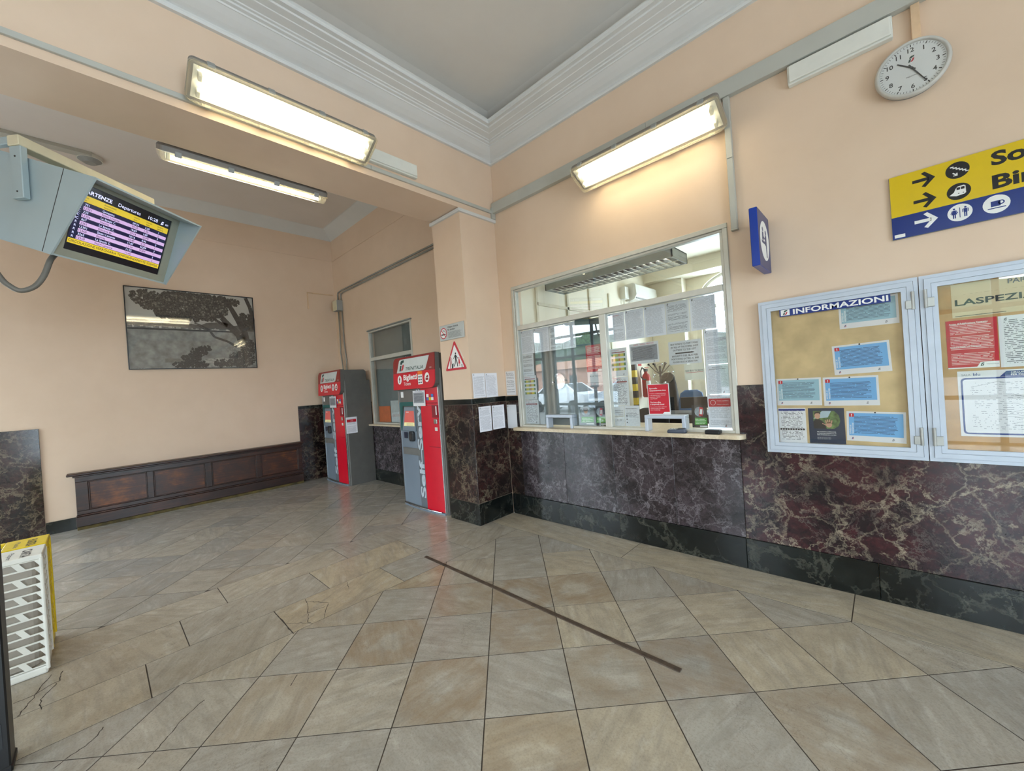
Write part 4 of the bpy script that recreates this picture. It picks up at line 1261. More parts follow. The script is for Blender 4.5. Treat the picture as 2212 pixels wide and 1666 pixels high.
# ------------------------------------------------------------------ fluorescent luminaires
def luminaire(fr, L, Wd, label, arms=()):
    """fr: u along the lamp, v across it, w = the way it shines"""
    t = tag(empty('strip_light', fr), label, 'strip light', 'fluorescent strip lights on the walls')
    MB().loft([rrect(L - 0.06, Wd - 0.05, 0.03, -0.075), rrect(L - 0.01, Wd - 0.01, 0.03, -0.04), rrect(L - 0.01, Wd - 0.01, 0.03, -0.002), rrect(L - 0.02, Wd - 0.02, 0.028, 0.0)]).build('housing', 'lamp_housing', t)
    MB().loft([rrect(L, Wd, 0.035, 0.002), rrect(L, Wd, 0.035, 0.018), rrect(L - 0.015, Wd - 0.015, 0.03, 0.019)], True, False).loft([rrect(L - 0.02, Wd - 0.02, 0.03, 0.0182)], False, False)
    MB().loft([rrect(L + 0.004, Wd + 0.004, 0.036, -0.004), rrect(L + 0.004, Wd + 0.004, 0.036, 0.010), rrect(L - 0.012, Wd - 0.012, 0.03, 0.010), rrect(L - 0.012, Wd - 0.012, 0.03, -0.004)], False, False).build('rim', 'lamp_prism', t)
    MB().loft([rrect(L - 0.012, Wd - 0.012, 0.034, 0.006), rrect(L - 0.02, Wd - 0.02, 0.032, 0.035), rrect(L - 0.04, Wd - 0.045, 0.028, 0.062), rrect(L - 0.06, Wd - 0.065, 0.024, 0.070)], False, True).build('diffuser', 'lamp_prism', t)
    b = MB()
    n = int((L - 0.1) / 0.022)
    for k in range(n):
        x = -L / 2 + 0.05 + k * 0.022
        for s in (-1, 1):
            b.box(x, x + 0.004, s * (Wd / 2 - 0.017) - 0.002, s * (Wd / 2 - 0.017) + 0.002, 0.012, 0.045)
    b.build('prism_ribs', 'lamp_prism', t)
    MB().box(-L / 2 + 0.03, L / 2 - 0.03, -Wd / 2 + 0.03, Wd / 2 - 0.03, 0.001, 0.005).build('reflector', 'white_plastic', t)
    for s in (-1, 1):
        y = s * Wd * 0.2
        MB().tube([(-L / 2 + 0.075, y, 0.035), (L / 2 - 0.075, y, 0.035)], 0.016, 10).build('tube', 'tube_light', t)
        for e in (-1, 1):
            MB().rbox(e * (L / 2 - 0.065) - 0.012, e * (L / 2 - 0.065) + 0.012, y - 0.022, y + 0.022, 0.005, 0.055, 0.004, 1).build('tube_socket', 'white_plastic', t)
    for s in (-1, 1):
        for k in range(4):
            x = -L / 2 + 0.12 + k * (L - 0.24) / 3
            MB().rbox(x - 0.022, x + 0.022, s * (Wd / 2 + 0.004) - 0.008, s * (Wd / 2 + 0.004) + 0.008, -0.022, 0.022, 0.003, 1).build('clip', 'grey_plastic', t)
    iv = fr.inverted()
    for a_, c_ in arms:
        MB().tube([iv @ Vector(a_), iv @ Vector(c_)], 0.012, 8).build('bracket_arm', 'steel_dark', t)
    return t


def lamp_frame(p_in, p_out, axis_mid, axis):
    """inner (wall side) and outer long edges -> frame"""
    v = (Vector(p_out) - Vector(p_in)).normalized()
    c = (Vector(p_in) + Vector(p_out)) / 2
    u = Vector(axis)
    n = u.cross(v)
    if n.z > 0:
        u = -u
    return frame(u, v, c)


f_ = lamp_frame((-1.445, 3.45, 3.477), (-1.445, 3.20, 3.60), 0, (1, 0, 0))
luminaire(f_, 1.31, 0.28, 'lit fluorescent strip light on the ticket wall above the ticket window', [((x, Y1, 3.70), (x, 3.36, 3.60)) for x in (-1.9, -1.0)])
f_ = lamp_frame((-3.40, 1.17, 3.72), (-3.15, 1.17, 3.85), 0, (0, 1, 0))
luminaire(f_, 1.31, 0.28, 'lit fluorescent strip light on the beam at the upper left', [((XP, y, 3.93), (-3.30, y, 3.85)) for y in (0.75, 1.6)])
f_ = lamp_frame((-4.06, 1.09, 3.635), (-4.30, 1.09, 3.76), 0, (0, 1, 0))
luminaire(f_, 1.31, 0.25, 'strip light behind the beam, seen edge-on over the alcove', [((XP2, y, 3.82), (-4.16, y, 3.75)) for y in (0.7, 1.5)])
# ------------------------------------------------------------------ trunking and boxes on the walls
t = tag(empty('cable_trunking', W), 'grey cable trunking running along the ticket wall behind the strip light', 'trunking')
for a_, c_ in ((-3.45, -1.45), (-1.45, 0.55), (0.55, 2.6), (2.6, XR - 0.01)):
    MB().rbox(a_ + 0.0008, c_ - 0.0008, 3.728, 3.852, 0, 0.055, 0.003, 1).build('trunk_cover', 'trunk_paint', t)
t = tag(empty('cable_trunking', W), 'narrow vertical trunking dropping beside the ticket window', 'trunking')
MB().rbox(-0.832, -0.788, 2.70, 3.25, 0, 0.04, 0.003, 1).build('trunk_cover', 'trunk_paint', t)
MB().rbox(-0.832, -0.788, 3.252, 3.727, 0, 0.042, 0.003, 1).build('trunk_cover', 'trunk_paint', t)
MB().rbox(-0.834, -0.786, 2.688, 2.70, 0, 0.042, 0.002, 1).build('end_cap', 'trunk_paint', t)
t = tag(empty('cable_trunking', fr_b(XP)), 'thin grey trunking along the lower edge of the beam', 'trunking')
for a_, c_ in ((-3.4, -0.6), (-0.6, 1.9), (1.9, Y1 - 0.06)):
    MB().rbox(a_ + 0.0008, c_ - 0.0008, 3.728, 3.765, 0, 0.022, 0.002, 1).build('trunk_cover', 'trunk_paint', t)
tag(MB().rbox(-0.02, 0.04, 3.66, 3.80, 0, 0.03, 0.004).build('trunk_elbow', 'trunk_paint', None, fr_b(XP, Y1 - 0.045, 0)), 'grey elbow piece joining the trunking in the wall corner', 'trunking')
for fr_, lab in ((fr_w(Y1, -0.142, 3.652), 'white emergency light box hanging under the trunking beside the clock'), (fr_b(XP, 2.13, 3.862), 'white emergency light box on the beam beside the strip light')):
    t = tag(empty('emergency_light', fr_), lab, 'emergency light')
    MB().rbox(-0.27, 0.27, -0.067, 0.067, 0, 0.045, 0.006).build('body', 'white_plastic', t)
    MB().rbox(-0.262, 0.262, -0.055, 0.060, 0.044, 0.060, 0.008).build('cover', 'white_plastic', t)

# ------------------------------------------------------------------ clock
t = tag(empty('wall_clock', fr_w(Y1, 0.198, 3.345)), 'round white wall clock showing about twenty-five past ten', 'clock')
MB().cyl(0, 0, 0.0, 0.045, 0.155, 48).build('back', 'grey_plastic', t)
prof_ = [(0.148, 0.03), (0.163, 0.03), (0.166, 0.042), (0.160, 0.058), (0.150, 0.062), (0.144, 0.052), (0.144, 0.03)]
MB().loft([[(r * math.cos(2 * PI * k / 56), r * math.sin(2 * PI * k / 56), z) for k in range(56)] for r, z in prof_], False, False).build('rim', mat('clock_rim', (198, 196, 190), 0.35), t, smooth=True)
MB().cyl(0, 0, 0.044, 0.047, 0.147, 48).build('dial', mat('clock_dial', (226, 228, 230), 0.4, 0, 0.01), t)
for k in range(60):
    a_ = 2 * PI * k / 60
    l_, w_ = (0.014, 0.0022) if k % 5 == 0 else (0.010, 0.001)
    ca, sa = math.sin(a_), math.cos(a_)
    r0, r1 = 0.140 - l_, 0.140
    MB().prism([(r0 * ca - w_ * sa, r0 * sa + w_ * ca), (r1 * ca - w_ * sa, r1 * sa + w_ * ca), (r1 * ca + w_ * sa, r1 * sa - w_ * ca), (r0 * ca + w_ * sa, r0 * sa - w_ * ca)], 0.047, 0.0475).build('minute_mark', 'black_print', t)
for k in range(1, 13):
    a_ = 2 * PI * k / 12
    text(str(k), 0.025, 0.108 * math.sin(a_), 0.108 * math.cos(a_) - 0.0125, 0.0474, 'black_print', t, bold=0.02, name='numeral')
fs_logo(0, 0.055, 0.034, t, 0.0474)
text('TRENITALIA', 0.007, 0.0, -0.05, 0.0474, 'black_print', t, bold=0.01)


def hand(ang, l0, l1, w0, w1_, z, name):
    d = Vector((math.sin(ang), math.cos(ang)))
    n = Vector((d.y, -d.x))
    q = [d * -l0 + n * w0, d * l1 + n * w1_, d * l1 - n * w1_, d * -l0 - n * w0]
    MB().prism([tuple(v) for v in q], z, z + 0.0012).build(name, 'black_print', t)


hand(math.radians(312), 0.02, 0.082, 0.0042, 0.003, 0.0490, 'hour_hand')
hand(math.radians(152), 0.025, 0.122, 0.0036, 0.0024, 0.0508, 'minute_hand')
MB().cyl(0, 0, 0.047, 0.054, 0.006, 16).build('hub', 'black_print', t)
MB().cyl(0, 0, 0.0555, 0.0565, 0.146, 48).build('glass', 'case_glass', t)
tag(MB().rbox(0.208, 0.247, 3.495, 3.727, 0, 0.03, 0.002, 1).build('clock_conduit', mat('conduit_peach', (222, 190, 154), 0.5), None, W), 'peach-painted conduit between the trunking and the clock', 'conduit')


# ------------------------------------------------------------------ pictograms
def poly(pts, z0, z1, name, m, parent):
    return MB().prism(pts, z0, z1).build(name, m, parent)


def person_pic(cx, cy, h, z, m, parent, skirt=False, name='pictogram'):
    b_ = MB().prism(ell(cx, cy + h * 0.43, h * 0.085, seg=14), z, z + 0.0005)
    if skirt:
        b_.prism([(cx - h * 0.10, cy + h * 0.30), (cx + h * 0.10, cy + h * 0.30), (cx + h * 0.20, cy - h * 0.12), (cx - h * 0.20, cy - h * 0.12)], z, z + 0.0005)
        b_.prism([(cx - h * 0.11, cy + h * 0.30), (cx - h * 0.16, cy + h * 0.27), (cx - h * 0.26, cy + h * 0.0), (cx - h * 0.20, cy - h * 0.02)], z, z + 0.0005)
        b_.prism([(cx + h * 0.11, cy + h * 0.30), (cx + h * 0.16, cy + h * 0.27), (cx + h * 0.26, cy + h * 0.0), (cx + h * 0.20, cy - h * 0.02)], z, z + 0.0005)
    else:
        b_.prism([(cx - h * 0.13, cy + h * 0.31), (cx + h * 0.13, cy + h * 0.31), (cx + h * 0.12, cy - h * 0.08), (cx - h * 0.12, cy - h * 0.08)], z, z + 0.0005)
        for s in (-1, 1):
            b_.prism([(cx + s * h * 0.15, cy + h * 0.31), (cx + s * h * 0.21, cy + h * 0.27), (cx + s * h * 0.21, cy - h * 0.04), (cx + s * h * 0.16, cy - h * 0.04)], z, z + 0.0005)
    for s in (-1, 1):
        b_.prism([(cx + s * h * 0.015, cy - h * 0.08), (cx + s * h * 0.105, cy - h * 0.08), (cx + s * h * 0.10, cy - h * 0.5), (cx + s * h * 0.02, cy - h * 0.5)], z, z + 0.0005)
    return b_.build(name, m, parent)


def arrow(cx, cy, s, z, m, parent):
    t_ = s * 0.095
    MB().prism([(cx - s * 0.5, cy - t_), (cx + s * 0.22, cy - t_), (cx + s * 0.22, cy + t_), (cx - s * 0.5, cy + t_)], z, z + 0.0006).prism(
        [(cx + s * 0.5, cy), (cx + s * 0.06, cy + s * 0.48), (cx - s * 0.10, cy + s * 0.40), (cx + s * 0.22, cy), (cx - s * 0.10, cy - s * 0.40), (cx + s * 0.06, cy - s * 0.48)][0:4], z, z + 0.0006).prism(
        [(cx + s * 0.5, cy), (cx + s * 0.22, cy), (cx - s * 0.10, cy - s * 0.40), (cx + s * 0.06, cy - s * 0.48)], z, z + 0.0006).build('printed_arrow', m, parent)


# ------------------------------------------------------------------ direction sign
t = tag(empty('direction_sign', fr_w(Y1, 0, 0)), 'yellow and blue wall sign with arrows to underpass, platforms, toilets and bar', 'sign')
MB().rbox(0.068, 1.30, 2.345, 2.738, 0.0, 0.014, 0.001, 1).build('back_plate', 'alu_grey', t)
MB().box(0.069, 1.299, 2.483, 2.737, 0.014, 0.0152).build('yellow_panel', 'sign_yellow', t)
MB().box(0.069, 1.299, 2.346, 2.483, 0.014, 0.0152).build('blue_panel', 'sign_blue', t)
Z0 = 0.0153
for y in (2.671, 2.547):
    arrow(0.218, y, 0.097, Z0, 'black_print', t)
arrow(0.218, 2.424, 0.099, Z0, 'white_print', t)
for y in (2.671, 2.547):
    poly(ell(0.355, y, 0.0475), Z0, Z0 + 0.0005, 'disc', 'black_print', t)
for x, r in ((0.354, 0.049), (0.490, 0.050)):
    poly(ell(x, 2.424, r), Z0, Z0 + 0.0005, 'disc', 'white_print', t)
b = MB()
st_ = [(-0.034, 0.020), (-0.022, 0.020)]
for k in range(5):
    x, y = -0.028 + k * 0.012, 0.020 - k * 0.008
    b.box(0.355 + x, 0.355 + x + 0.014, 2.671 + y, 2.671 + y + 0.007, Z0 + 0.0005, Z0 + 0.001)
    b.box(0.355 + x + 0.010, 0.355 + x + 0.014, 2.671 + y - 0.008, 2.671 + y, Z0 + 0.0005, Z0 + 0.001)
b.box(0.387, 0.398, 2.671 - 0.020, 2.671 - 0.015, Z0 + 0.0005, Z0 + 0.001)
b.prism([(0.334, 2.658), (0.338, 2.662), (0.350, 2.650), (0.350, 2.656), (0.355, 2.656), (0.355, 2.640), (0.338, 2.640), (0.338, 2.645), (0.346, 2.645)], Z0 + 0.0005, Z0 + 0.001)
b.build('pictogram', 'white_print', t)
b = MB().prism([(0.318, 2.532), (0.336, 2.546), (0.345, 2.568), (0.352, 2.576), (0.376, 2.578), (0.382, 2.572), (0.383, 2.532), (0.376, 2.526), (0.345, 2.522)], Z0 + 0.0005, Z0 + 0.001)
b.build('pictogram', 'white_print', t)
MB().box(0.347, 0.361, 2.556, 2.570, Z0 + 0.001, Z0 + 0.0014).box(0.364, 0.378, 2.556, 2.570, Z0 + 0.001, Z0 + 0.0014).box(0.352, 0.357, 2.533, 2.537, Z0 + 0.001, Z0 + 0.0014).box(0.370, 0.375, 2.533, 2.537, Z0 + 0.001, Z0 + 0.0014).build('pictogram_detail', 'black_print', t)
person_pic(0.332, 2.424, 0.058, Z0 + 0.0005, 'sign_blue', t, True)
person_pic(0.376, 2.424, 0.058, Z0 + 0.0005, 'sign_blue', t)
MB().box(0.3525, 0.3555, 2.395, 2.453, Z0 + 0.0005, Z0 + 0.001).build('pictogram', 'sign_blue', t)
MB().box(0.470, 0.505, 2.412, 2.442, Z0 + 0.0005, Z0 + 0.001).box(0.458, 0.524, 2.400, 2.405, Z0 + 0.0005, Z0 + 0.001).ring(0.508, 2.430, 0.007, 0.012, Z0 + 0.0005, Z0 + 0.001, 20).build('pictogram', 'sign_blue', t)
text('Sottopassaggio', 0.072, 0.481, 2.642, Z0, 'black_print', t, 'L', bold=0.035, width=0.74)
text('Binari', 0.072, 0.480, 2.512, Z0, 'black_print', t, 'L', bold=0.035, width=0.30)
MB().box(0.078, 0.125, 2.354, 2.374, Z0, Z0 + 0.0005).build('maker_tag', 'white_print', t)

# ------------------------------------------------------------------ blue flag sign
t = tag(empty('flag_sign', frame((0, 1, 0), (0, 0, 1), (-0.613, 3.345, 2.50))), 'blue projecting sign with a ticket counter pictogram', 'sign')
MB().rbox(-0.185, 0.175, -0.20, 0.20, -0.024, 0.024, 0.003, 1).build('box', 'flag_blue', t)
for s in (1, -1):
    k = 0.0241 * s
    g = empty('face', Matrix.Identity(4))
    g.parent = t
    MB().box(-0.182, 0.172, -0.197, 0.197, min(k, k + 0.001 * s), max(k, k + 0.001 * s)).build('panel', mat('flag_face', (52, 62, 112), 0.35), g)
    if s > 0:
        z_ = k + 0.0011
        MB().prism(ell(0, 0, 0.14, 0.14, 40), z_, z_ + 0.0006).build('disc', 'white_print', g)
        b = MB()
        z_ += 0.0007
        b.prism(ell(-0.055, 0.075, 0.016), z_, z_ + 0.0005).prism([(-0.075, 0.055), (-0.035, 0.055), (-0.03, 0.0), (-0.08, 0.0)], z_, z_ + 0.0005)
        b.prism(ell(0.035, 0.065, 0.018), z_, z_ + 0.0005).prism([(0.01, 0.045), (0.055, 0.045), (0.06, -0.11), (0.035, -0.11), (0.03, -0.03), (0.008, -0.03)], z_, z_ + 0.0005)
        b.prism([(-0.095, -0.005), (0.02, -0.005), (0.02, -0.025), (-0.095, -0.025)], z_, z_ + 0.0005).prism([(-0.04, 0.03), (0.012, 0.02), (0.012, 0.008), (-0.04, 0.018)], z_, z_ + 0.0005)
        b.build('pictogram', 'flag_face', g)
MB().box(0.174, 0.19, -0.02, 0.02, -0.015, 0.015).build('wall_mount', 'alu_grey', t)


# ------------------------------------------------------------------ notice cases
def notice_case(cx, cz, w, h, label, backing, hinge_side, title=False):
    t = tag(empty('notice_case', fr_w(Y1, cx, cz)), label, 'notice case')
    MB().box(-w / 2 + 0.01, w / 2 - 0.01, -h / 2 + 0.01, h / 2 - 0.01, 0.0145, 0.020).build('backing_board', backing, t)
    fw = 0.076

    def mitre(a0, b0, z0, z1, name):
        # frame ring between insets a0..b0, as four mitred lengths
        for k in range(4):
            o4 = [(-w / 2 + a0, -h / 2 + a0), (w / 2 - a0, -h / 2 + a0), (w / 2 - a0, h / 2 - a0), (-w / 2 + a0, h / 2 - a0)]
            i4 = [(-w / 2 + b0, -h / 2 + b0), (w / 2 - b0, -h / 2 + b0), (w / 2 - b0, h / 2 - b0), (-w / 2 + b0, h / 2 - b0)]
            MB().prism([o4[k], o4[(k + 1) % 4], i4[(k + 1) % 4], i4[k]], z0, z1).build(name, 'alu_bright', t)
    mitre(0.0, 0.020, 0.0145, 0.046, 'outer_frame')
    mitre(0.0215, 0.050, 0.0145, 0.052, 'door_frame')
    mitre(0.0512, fw, 0.030, 0.049, 'door_bead')
    MB().box(-w / 2 + 0.06, w / 2 - 0.06, -h / 2 + 0.06, h / 2 - 0.06, 0.036, 0.039).build('glass_pane', 'case_glass', t)
    for y in (h / 2 - 0.14, -h / 2 + 0.15):
        x = hinge_side * (w / 2 - 0.025)
        hg = MB().tube([(x, y - 0.055, 0.056), (x, y + 0.055, 0.056)], 0.0085, 12).build('hinge', mat('hinge_alu', (176, 176, 172), 0.35, 0.7), t)
        MB().rbox(x - hinge_side * 0.034, x, y - 0.05, y + 0.002, 0.0505, 0.0585, 0.002, 1).build('hinge_leaf', 'hinge_alu', hg)
    if title:
        MB().box(-0.292, 0.300, 0.438, 0.492, 0.0395, 0.0405).build('title_strip', 'sign_blue', t)
        MB().box(-0.284, -0.230, 0.444, 0.486, 0.0406, 0.0411).build('title_tile', 'white_print', t)
        fs_logo(-0.257, 0.465, 0.034, t, 0.0412)
        text('INFORMAZIONI', 0.035, -0.210, 0.447, 0.0408, 'white_print', t, 'L', bold=0.025, width=0.50)
    return t


notice_case(-0.260, 1.5225, 0.846, 1.13, 'aluminium glazed notice case titled INFORMAZIONI', 'pinboard', 1, True)
notice_case(0.592, 1.5225, 0.850, 1.13, 'aluminium glazed notice case to the right with a map and a red sheet', 'pinboard_warm', -1)
NB = fr_w(Y1 - 0.0205)


def avviso(lab, a_, b_, c_, d_, ang, m='blue_text'):
    o = sheet('service_notice', lab, 'notice', NB, a_, b_, c_, d_, 'paper_plain', ang, 'blue service notices in the notice case', 0.001)
    w, h = c_ - a_, d_ - b_
    z = 0.0024
    MB().prism([(-w / 2 + 0.012, -h / 2 + 0.036), (w / 2 - 0.012, -h / 2 + 0.036), (w / 2 - 0.012, h / 2 - 0.012), (-w / 2 + 0.012, h / 2 - 0.012)], z - 0.0004, z).build('printed_panel', m, o)
    MB().prism(p2(rrect(0.026, 0.024, 0.005, 0, 3, -w / 2 + 0.026, h / 2 - 0.026)), z, z + 0.0004).build('printed_badge', 'print_red', o)
    text('!', 0.016, -w / 2 + 0.026, h / 2 - 0.034, z + 0.0006, 'white_print', o, bold=0.04)
    text('AVVISO AI', 0.0085, -w / 2 + 0.023, -h / 2 + 0.046, z + 0.0004, 'white_print', o, 'L', rot=PI / 2, width=0.06, bold=0.02)
    text('VIAGGIATORI', 0.0085, -w / 2 + 0.036, -h / 2 + 0.046, z + 0.0004, 'white_print', o, 'L', rot=PI / 2, width=0.075, bold=0.02)
    fs_logo(-w / 2 + 0.03, -h / 2 + 0.018, 0.014, o, z, 'sign_blue', 'logo_red')
    fs_logo(w / 2 - 0.06, -h / 2 + 0.018, 0.014, o, z, 'grey_print', 'grey_print')
    MB().cyl(0.0, h / 2 - 0.006, 0.0008, 0.006, 0.005, 10).build('drawing_pin', 'black_print', o)
    return o


avviso('blue printed service notice tucked behind the INFORMAZIONI strip, topmost', -0.218, 1.822, 0.074, 2.010, 0.0, 'pale_blue_text')
avviso('tilted blue service notice in the upper middle of the left notice case', -0.264, 1.516, 0.024, 1.716, 0.035)
avviso('blue service notice at the left edge of the left notice case', -0.604, 1.305, -0.339, 1.503, -0.01, 'pale_blue_text')
avviso('blue service notice in the middle of the left notice case, beside the edge one', -0.328, 1.300, -0.041, 1.498, 0.0)
avviso('blue service notice at the bottom right of the left notice case', -0.215, 1.058, 0.073, 1.258, -0.03)
o = sheet('timetable', 'white calendar sheet with a blue heading at the bottom left of the left notice case', 'notice', NB, -0.604, 1.030, -0.438, 1.286, 'paper_list', 0.0, None, 0.001)
MB().prism([(-0.08, 0.108), (0.08, 0.108), (0.08, 0.122), (-0.08, 0.122)], 0.0020, 0.0024).build('printed_bar', 'sign_blue', o)
for k in range(10):
    MB().box(-0.075 + k * 0.0152, -0.064 + k * 0.0152, -0.034, -0.022, 0.0020, 0.0026).build('printed_cell', 'black_print', o)
o = sheet('poster', 'dark blue poster of a man holding up his open hand in the left notice case', 'poster', NB, -0.423, 1.034, -0.224, 1.284, mat('poster_navy', (12, 40, 68), 0.4, 0, 0.02), 0.0, None, 0.001)
zz = 0.0020
MB().prism([(-0.072, -0.02), (0.04, -0.02), (0.066, 0.0), (0.076, 0.035), (0.07, 0.075), (0.045, 0.105), (-0.072, 0.105)], zz, zz + 0.0004).build('printed_photo', mat('photo_park', (86, 112, 62), 0.5, 0, 0.35, 45), o)
MB().prism([(-0.072, 0.05), (-0.02, 0.105), (0.03, 0.105), (0.01, 0.06)], zz + 0.0004, zz + 0.0006).build('printed_sky', mat('photo_sky', (170, 190, 200), 0.5), o)
MB().prism([(-0.072, -0.02), (-0.072, 0.03), (-0.06, 0.048), (-0.035, 0.045), (-0.01, 0.02), (0.0, -0.02)], zz + 0.0006, zz + 0.0010).build('printed_coat', 'black_print', o)
MB().prism(ell(-0.048, 0.070, 0.016, 0.022, 18), zz + 0.0010, zz + 0.0013).build('printed_face', 'print_skin', o)
MB().prism([(-0.066, 0.078), (-0.062, 0.096), (-0.045, 0.102), (-0.030, 0.094), (-0.031, 0.080), (-0.04, 0.088), (-0.056, 0.087)], zz + 0.0013, zz + 0.0016).build('printed_hair', 'print_hair', o)
b = MB().prism(ell(0.014, 0.008, 0.017, 0.019, 16), zz + 0.0010, zz + 0.0013)
for k, (dx, l_) in enumerate(((-0.013, 0.022), (-0.005, 0.027), (0.004, 0.027), (0.013, 0.021))):
    b.prism([(0.014 + dx - 0.0035, 0.018), (0.014 + dx + 0.0035, 0.018), (0.014 + dx * 1.35 + 0.003, 0.018 + l_), (0.014 + dx * 1.35 - 0.003, 0.018 + l_)], zz + 0.0010, zz + 0.0013)
b.prism([(-0.002, 0.002), (-0.004, 0.010), (-0.022, 0.020), (-0.024, 0.015)], zz + 0.0010, zz + 0.0013)
b.build('printed_hand', 'print_skin', o)
for k, s_ in enumerate(('PER CHIAMARE LE AMBULANZE,', 'LE FORZE DELL\'ORDINE O IL 112', 'NON ATTENDERE MAI L\'ULTIMO')):
    text(s_, 0.0055, -0.055, -0.045 - k * 0.011, zz, 'white_print', o, 'L', bold=0.02, width=0.105)
for k in range(3):
    text('Segnala subito ogni comportamento sospetto', 0.003, -0.055, -0.083 - k * 0.006, zz, 'white_print', o, 'L', width=0.075)

o = sheet('wall_heading', 'yellowed heading sheet reading LA SPEZIA at the top of the right notice case', 'notice', NB, 0.298, 1.812, 0.90, 2.008, 'old_sheet', 0.0, None, 0.001)
text('LASPEZIA', 0.034, -0.288, -0.028, 0.0022, 'black_print', o, 'L', bold=0.02, width=0.30)
MB().box(-0.29, -0.1, -0.092, -0.089, 0.0018, 0.0022).build('printed_bar', 'black_print', o)
MB().box(0.19, 0.29, 0.02, 0.095, 0.0018, 0.0022).build('printed_panel', 'paper_cream', o)
text('PARTENZE', 0.026, -0.088, 0.062, 0.0026, 'grey_print', o, 'L', bold=0.01)
o = sheet('poster', 'red public notice with white print in the right notice case', 'poster', NB, 0.268, 1.512, 0.464, 1.797, 'red_text', 0.0, None, 0.001)
text('Avviso di Pubblicazione Contratto', 0.008, -0.085, 0.118, 0.0022, 'white_print', o, 'L', bold=0.02, width=0.15)
text('Notice to Public and Transport', 0.008, -0.085, -0.02, 0.0022, 'white_print', o, 'L', bold=0.02, width=0.12)
MB().prism([(-0.098, -0.1425), (0.098, -0.1425), (0.098, -0.108), (0.03, -0.108), (0.015, -0.136), (-0.098, -0.136)], 0.0018, 0.0022).build('printed_panel', 'white_print', o)
fs_logo(0.035, -0.123, 0.018, o, 0.0024, 'black_print', 'black_print')
text('TRENITALIA', 0.006, 0.050, -0.126, 0.0024, 'grey_print', o, 'L')
o = sheet('notice_sheet', 'white printed sheet beside the red public notice in the right notice case', 'notice', NB, 0.468, 1.508, 0.66, 1.795, 'paper_list', 0.0, None, 0.001)
fs_logo(-0.07, 0.125, 0.014, o, 0.0022, 'grey_print', 'grey_print')
o = sheet('map_sheet', 'white railway assistance map with a blue border in the right notice case', 'map', NB, 0.302, 1.113, 0.90, 1.495, 'paper_plain', 0.0, None, 0.001)
MB().prism(p2(rrect(0.575, 0.33, 0.018, 0, 4, 0, -0.014)), 0.0016, 0.0020).build('printed_border', 'sign_blue', o)
MB().prism(p2(rrect(0.560, 0.312, 0.014, 0, 4, 0, -0.014)), 0.0020, 0.0023).build('printed_map', 'map_lines', o)
MB().prism([(-0.14, 0.152), (0.288, 0.152), (0.288, 0.183), (-0.115, 0.183)], 0.0023, 0.0026).build('printed_header', 'sign_blue', o)
text('SALA', 0.011, -0.283, 0.163, 0.0028, 'grey_print', o, 'L')
text('blu', 0.017, -0.238, 0.162, 0.0028, 'sign_blue', o, 'L')
text('CIRCUITO ASSISTENZA', 0.009, -0.10, 0.170, 0.0030, 'white_print', o, 'L', bold=0.02)
text('PER PASSEGGERI A RIDOTTA MOBILITA\'', 0.009, -0.10, 0.157, 0.0030, 'white_print', o, 'L', bold=0.02, width=0.25)
b = MB()
rm = random.Random(3)
for k in range(26):
    x, y = -0.25 + 0.5 * rm.random(), -0.13 + 0.24 * rm.random()
    pth = [(x, y, 0.0026)]
    for q in range(3):
        x += 0.03 + 0.03 * rm.random()
        y += (rm.random() - 0.6) * 0.04
        pth.append((min(0.27, x), max(-0.16, y), 0.0026))
    b.tube(pth, 0.0006, 4)
b.build('printed_routes', 'grey_print', o)

# ------------------------------------------------------------------ sheets and signs on the pier
PF = fr_b(XP + 0.002)
PD = fr_b(XP + 0.006)
for fr_, q, m, lab in ((PF, (2.992, 1.470, 3.186, 1.758), 'paper_text', 'printed white sheet on the pier plaster, left of the upper pair'), (PF, (3.192, 1.466, 3.388, 1.756), 'paper_dense', 'printed white sheet on the pier plaster, right of the upper pair'),
                       (PD, (3.050, 1.068, 3.248, 1.364), 'paper_text', 'printed white sheet on the dark pier marble, left of the lower pair'), (PD, (3.264, 1.073, 3.470, 1.361), 'paper_dense', 'printed white sheet on the dark pier marble, right of the lower pair'),
                       (fr_w(Y1 - 0.001), (-3.452, 1.470, -3.294, 1.765), 'paper_sparse', 'printed white sheet on the plaster between the pier and the ticket window'), (fr_w(Y1 - 0.018), (-3.452, 1.060, -3.290, 1.352), mat('paper_blank', (226, 227, 232), 0.55, 0, 0.01), 'nearly blank white sheet on the marble between the pier and the ticket window')):
    o = sheet('notice_sheet', lab, 'notice', fr_, *q, m, 0.0, 'white sheets around the pier corner', 0.002)
    fs_logo(-(q[2] - q[0]) / 2 + 0.022, (q[3] - q[1]) / 2 - 0.018, 0.014, o, PT, 'black_print', 'black_print')
t = tag(empty('no_smoking_sign', fr_w(YP + 0.005, -3.745, 2.282)), 'grey no smoking sign on the pier above the triangular sign', 'sign')
MB().rbox(-0.232, 0.232, -0.093, 0.093, 0.0, 0.012, 0.003, 1).build('plate', mat('sign_silver', (188, 192, 190), 0.4, 0.3, 0.02), t)
z_ = 0.0122
MB().prism(ell(-0.155, -0.005, 0.058, 0.062), z_, z_ + 0.0004).build('disc', 'white_print', t)
MB().ring(-0.155, -0.005, 0.056, 0.066, z_, z_ + 0.0012, 36).build('prohibition_ring', 'print_red', t)
MB().box(-0.200, -0.115, -0.026, -0.012, z_ + 0.0004, z_ + 0.0007).build('cigarette', 'black_print', t)
MB().tube([(-0.12, -0.005, z_ + 0.0006), (-0.115, 0.012, z_ + 0.0006), (-0.13, 0.020, z_ + 0.0006), (-0.14, 0.030, z_ + 0.0006), (-0.15, 0.022, z_ + 0.0006), (-0.165, 0.034, z_ + 0.0006)], 0.003, 5).build('smoke', 'black_print', t)
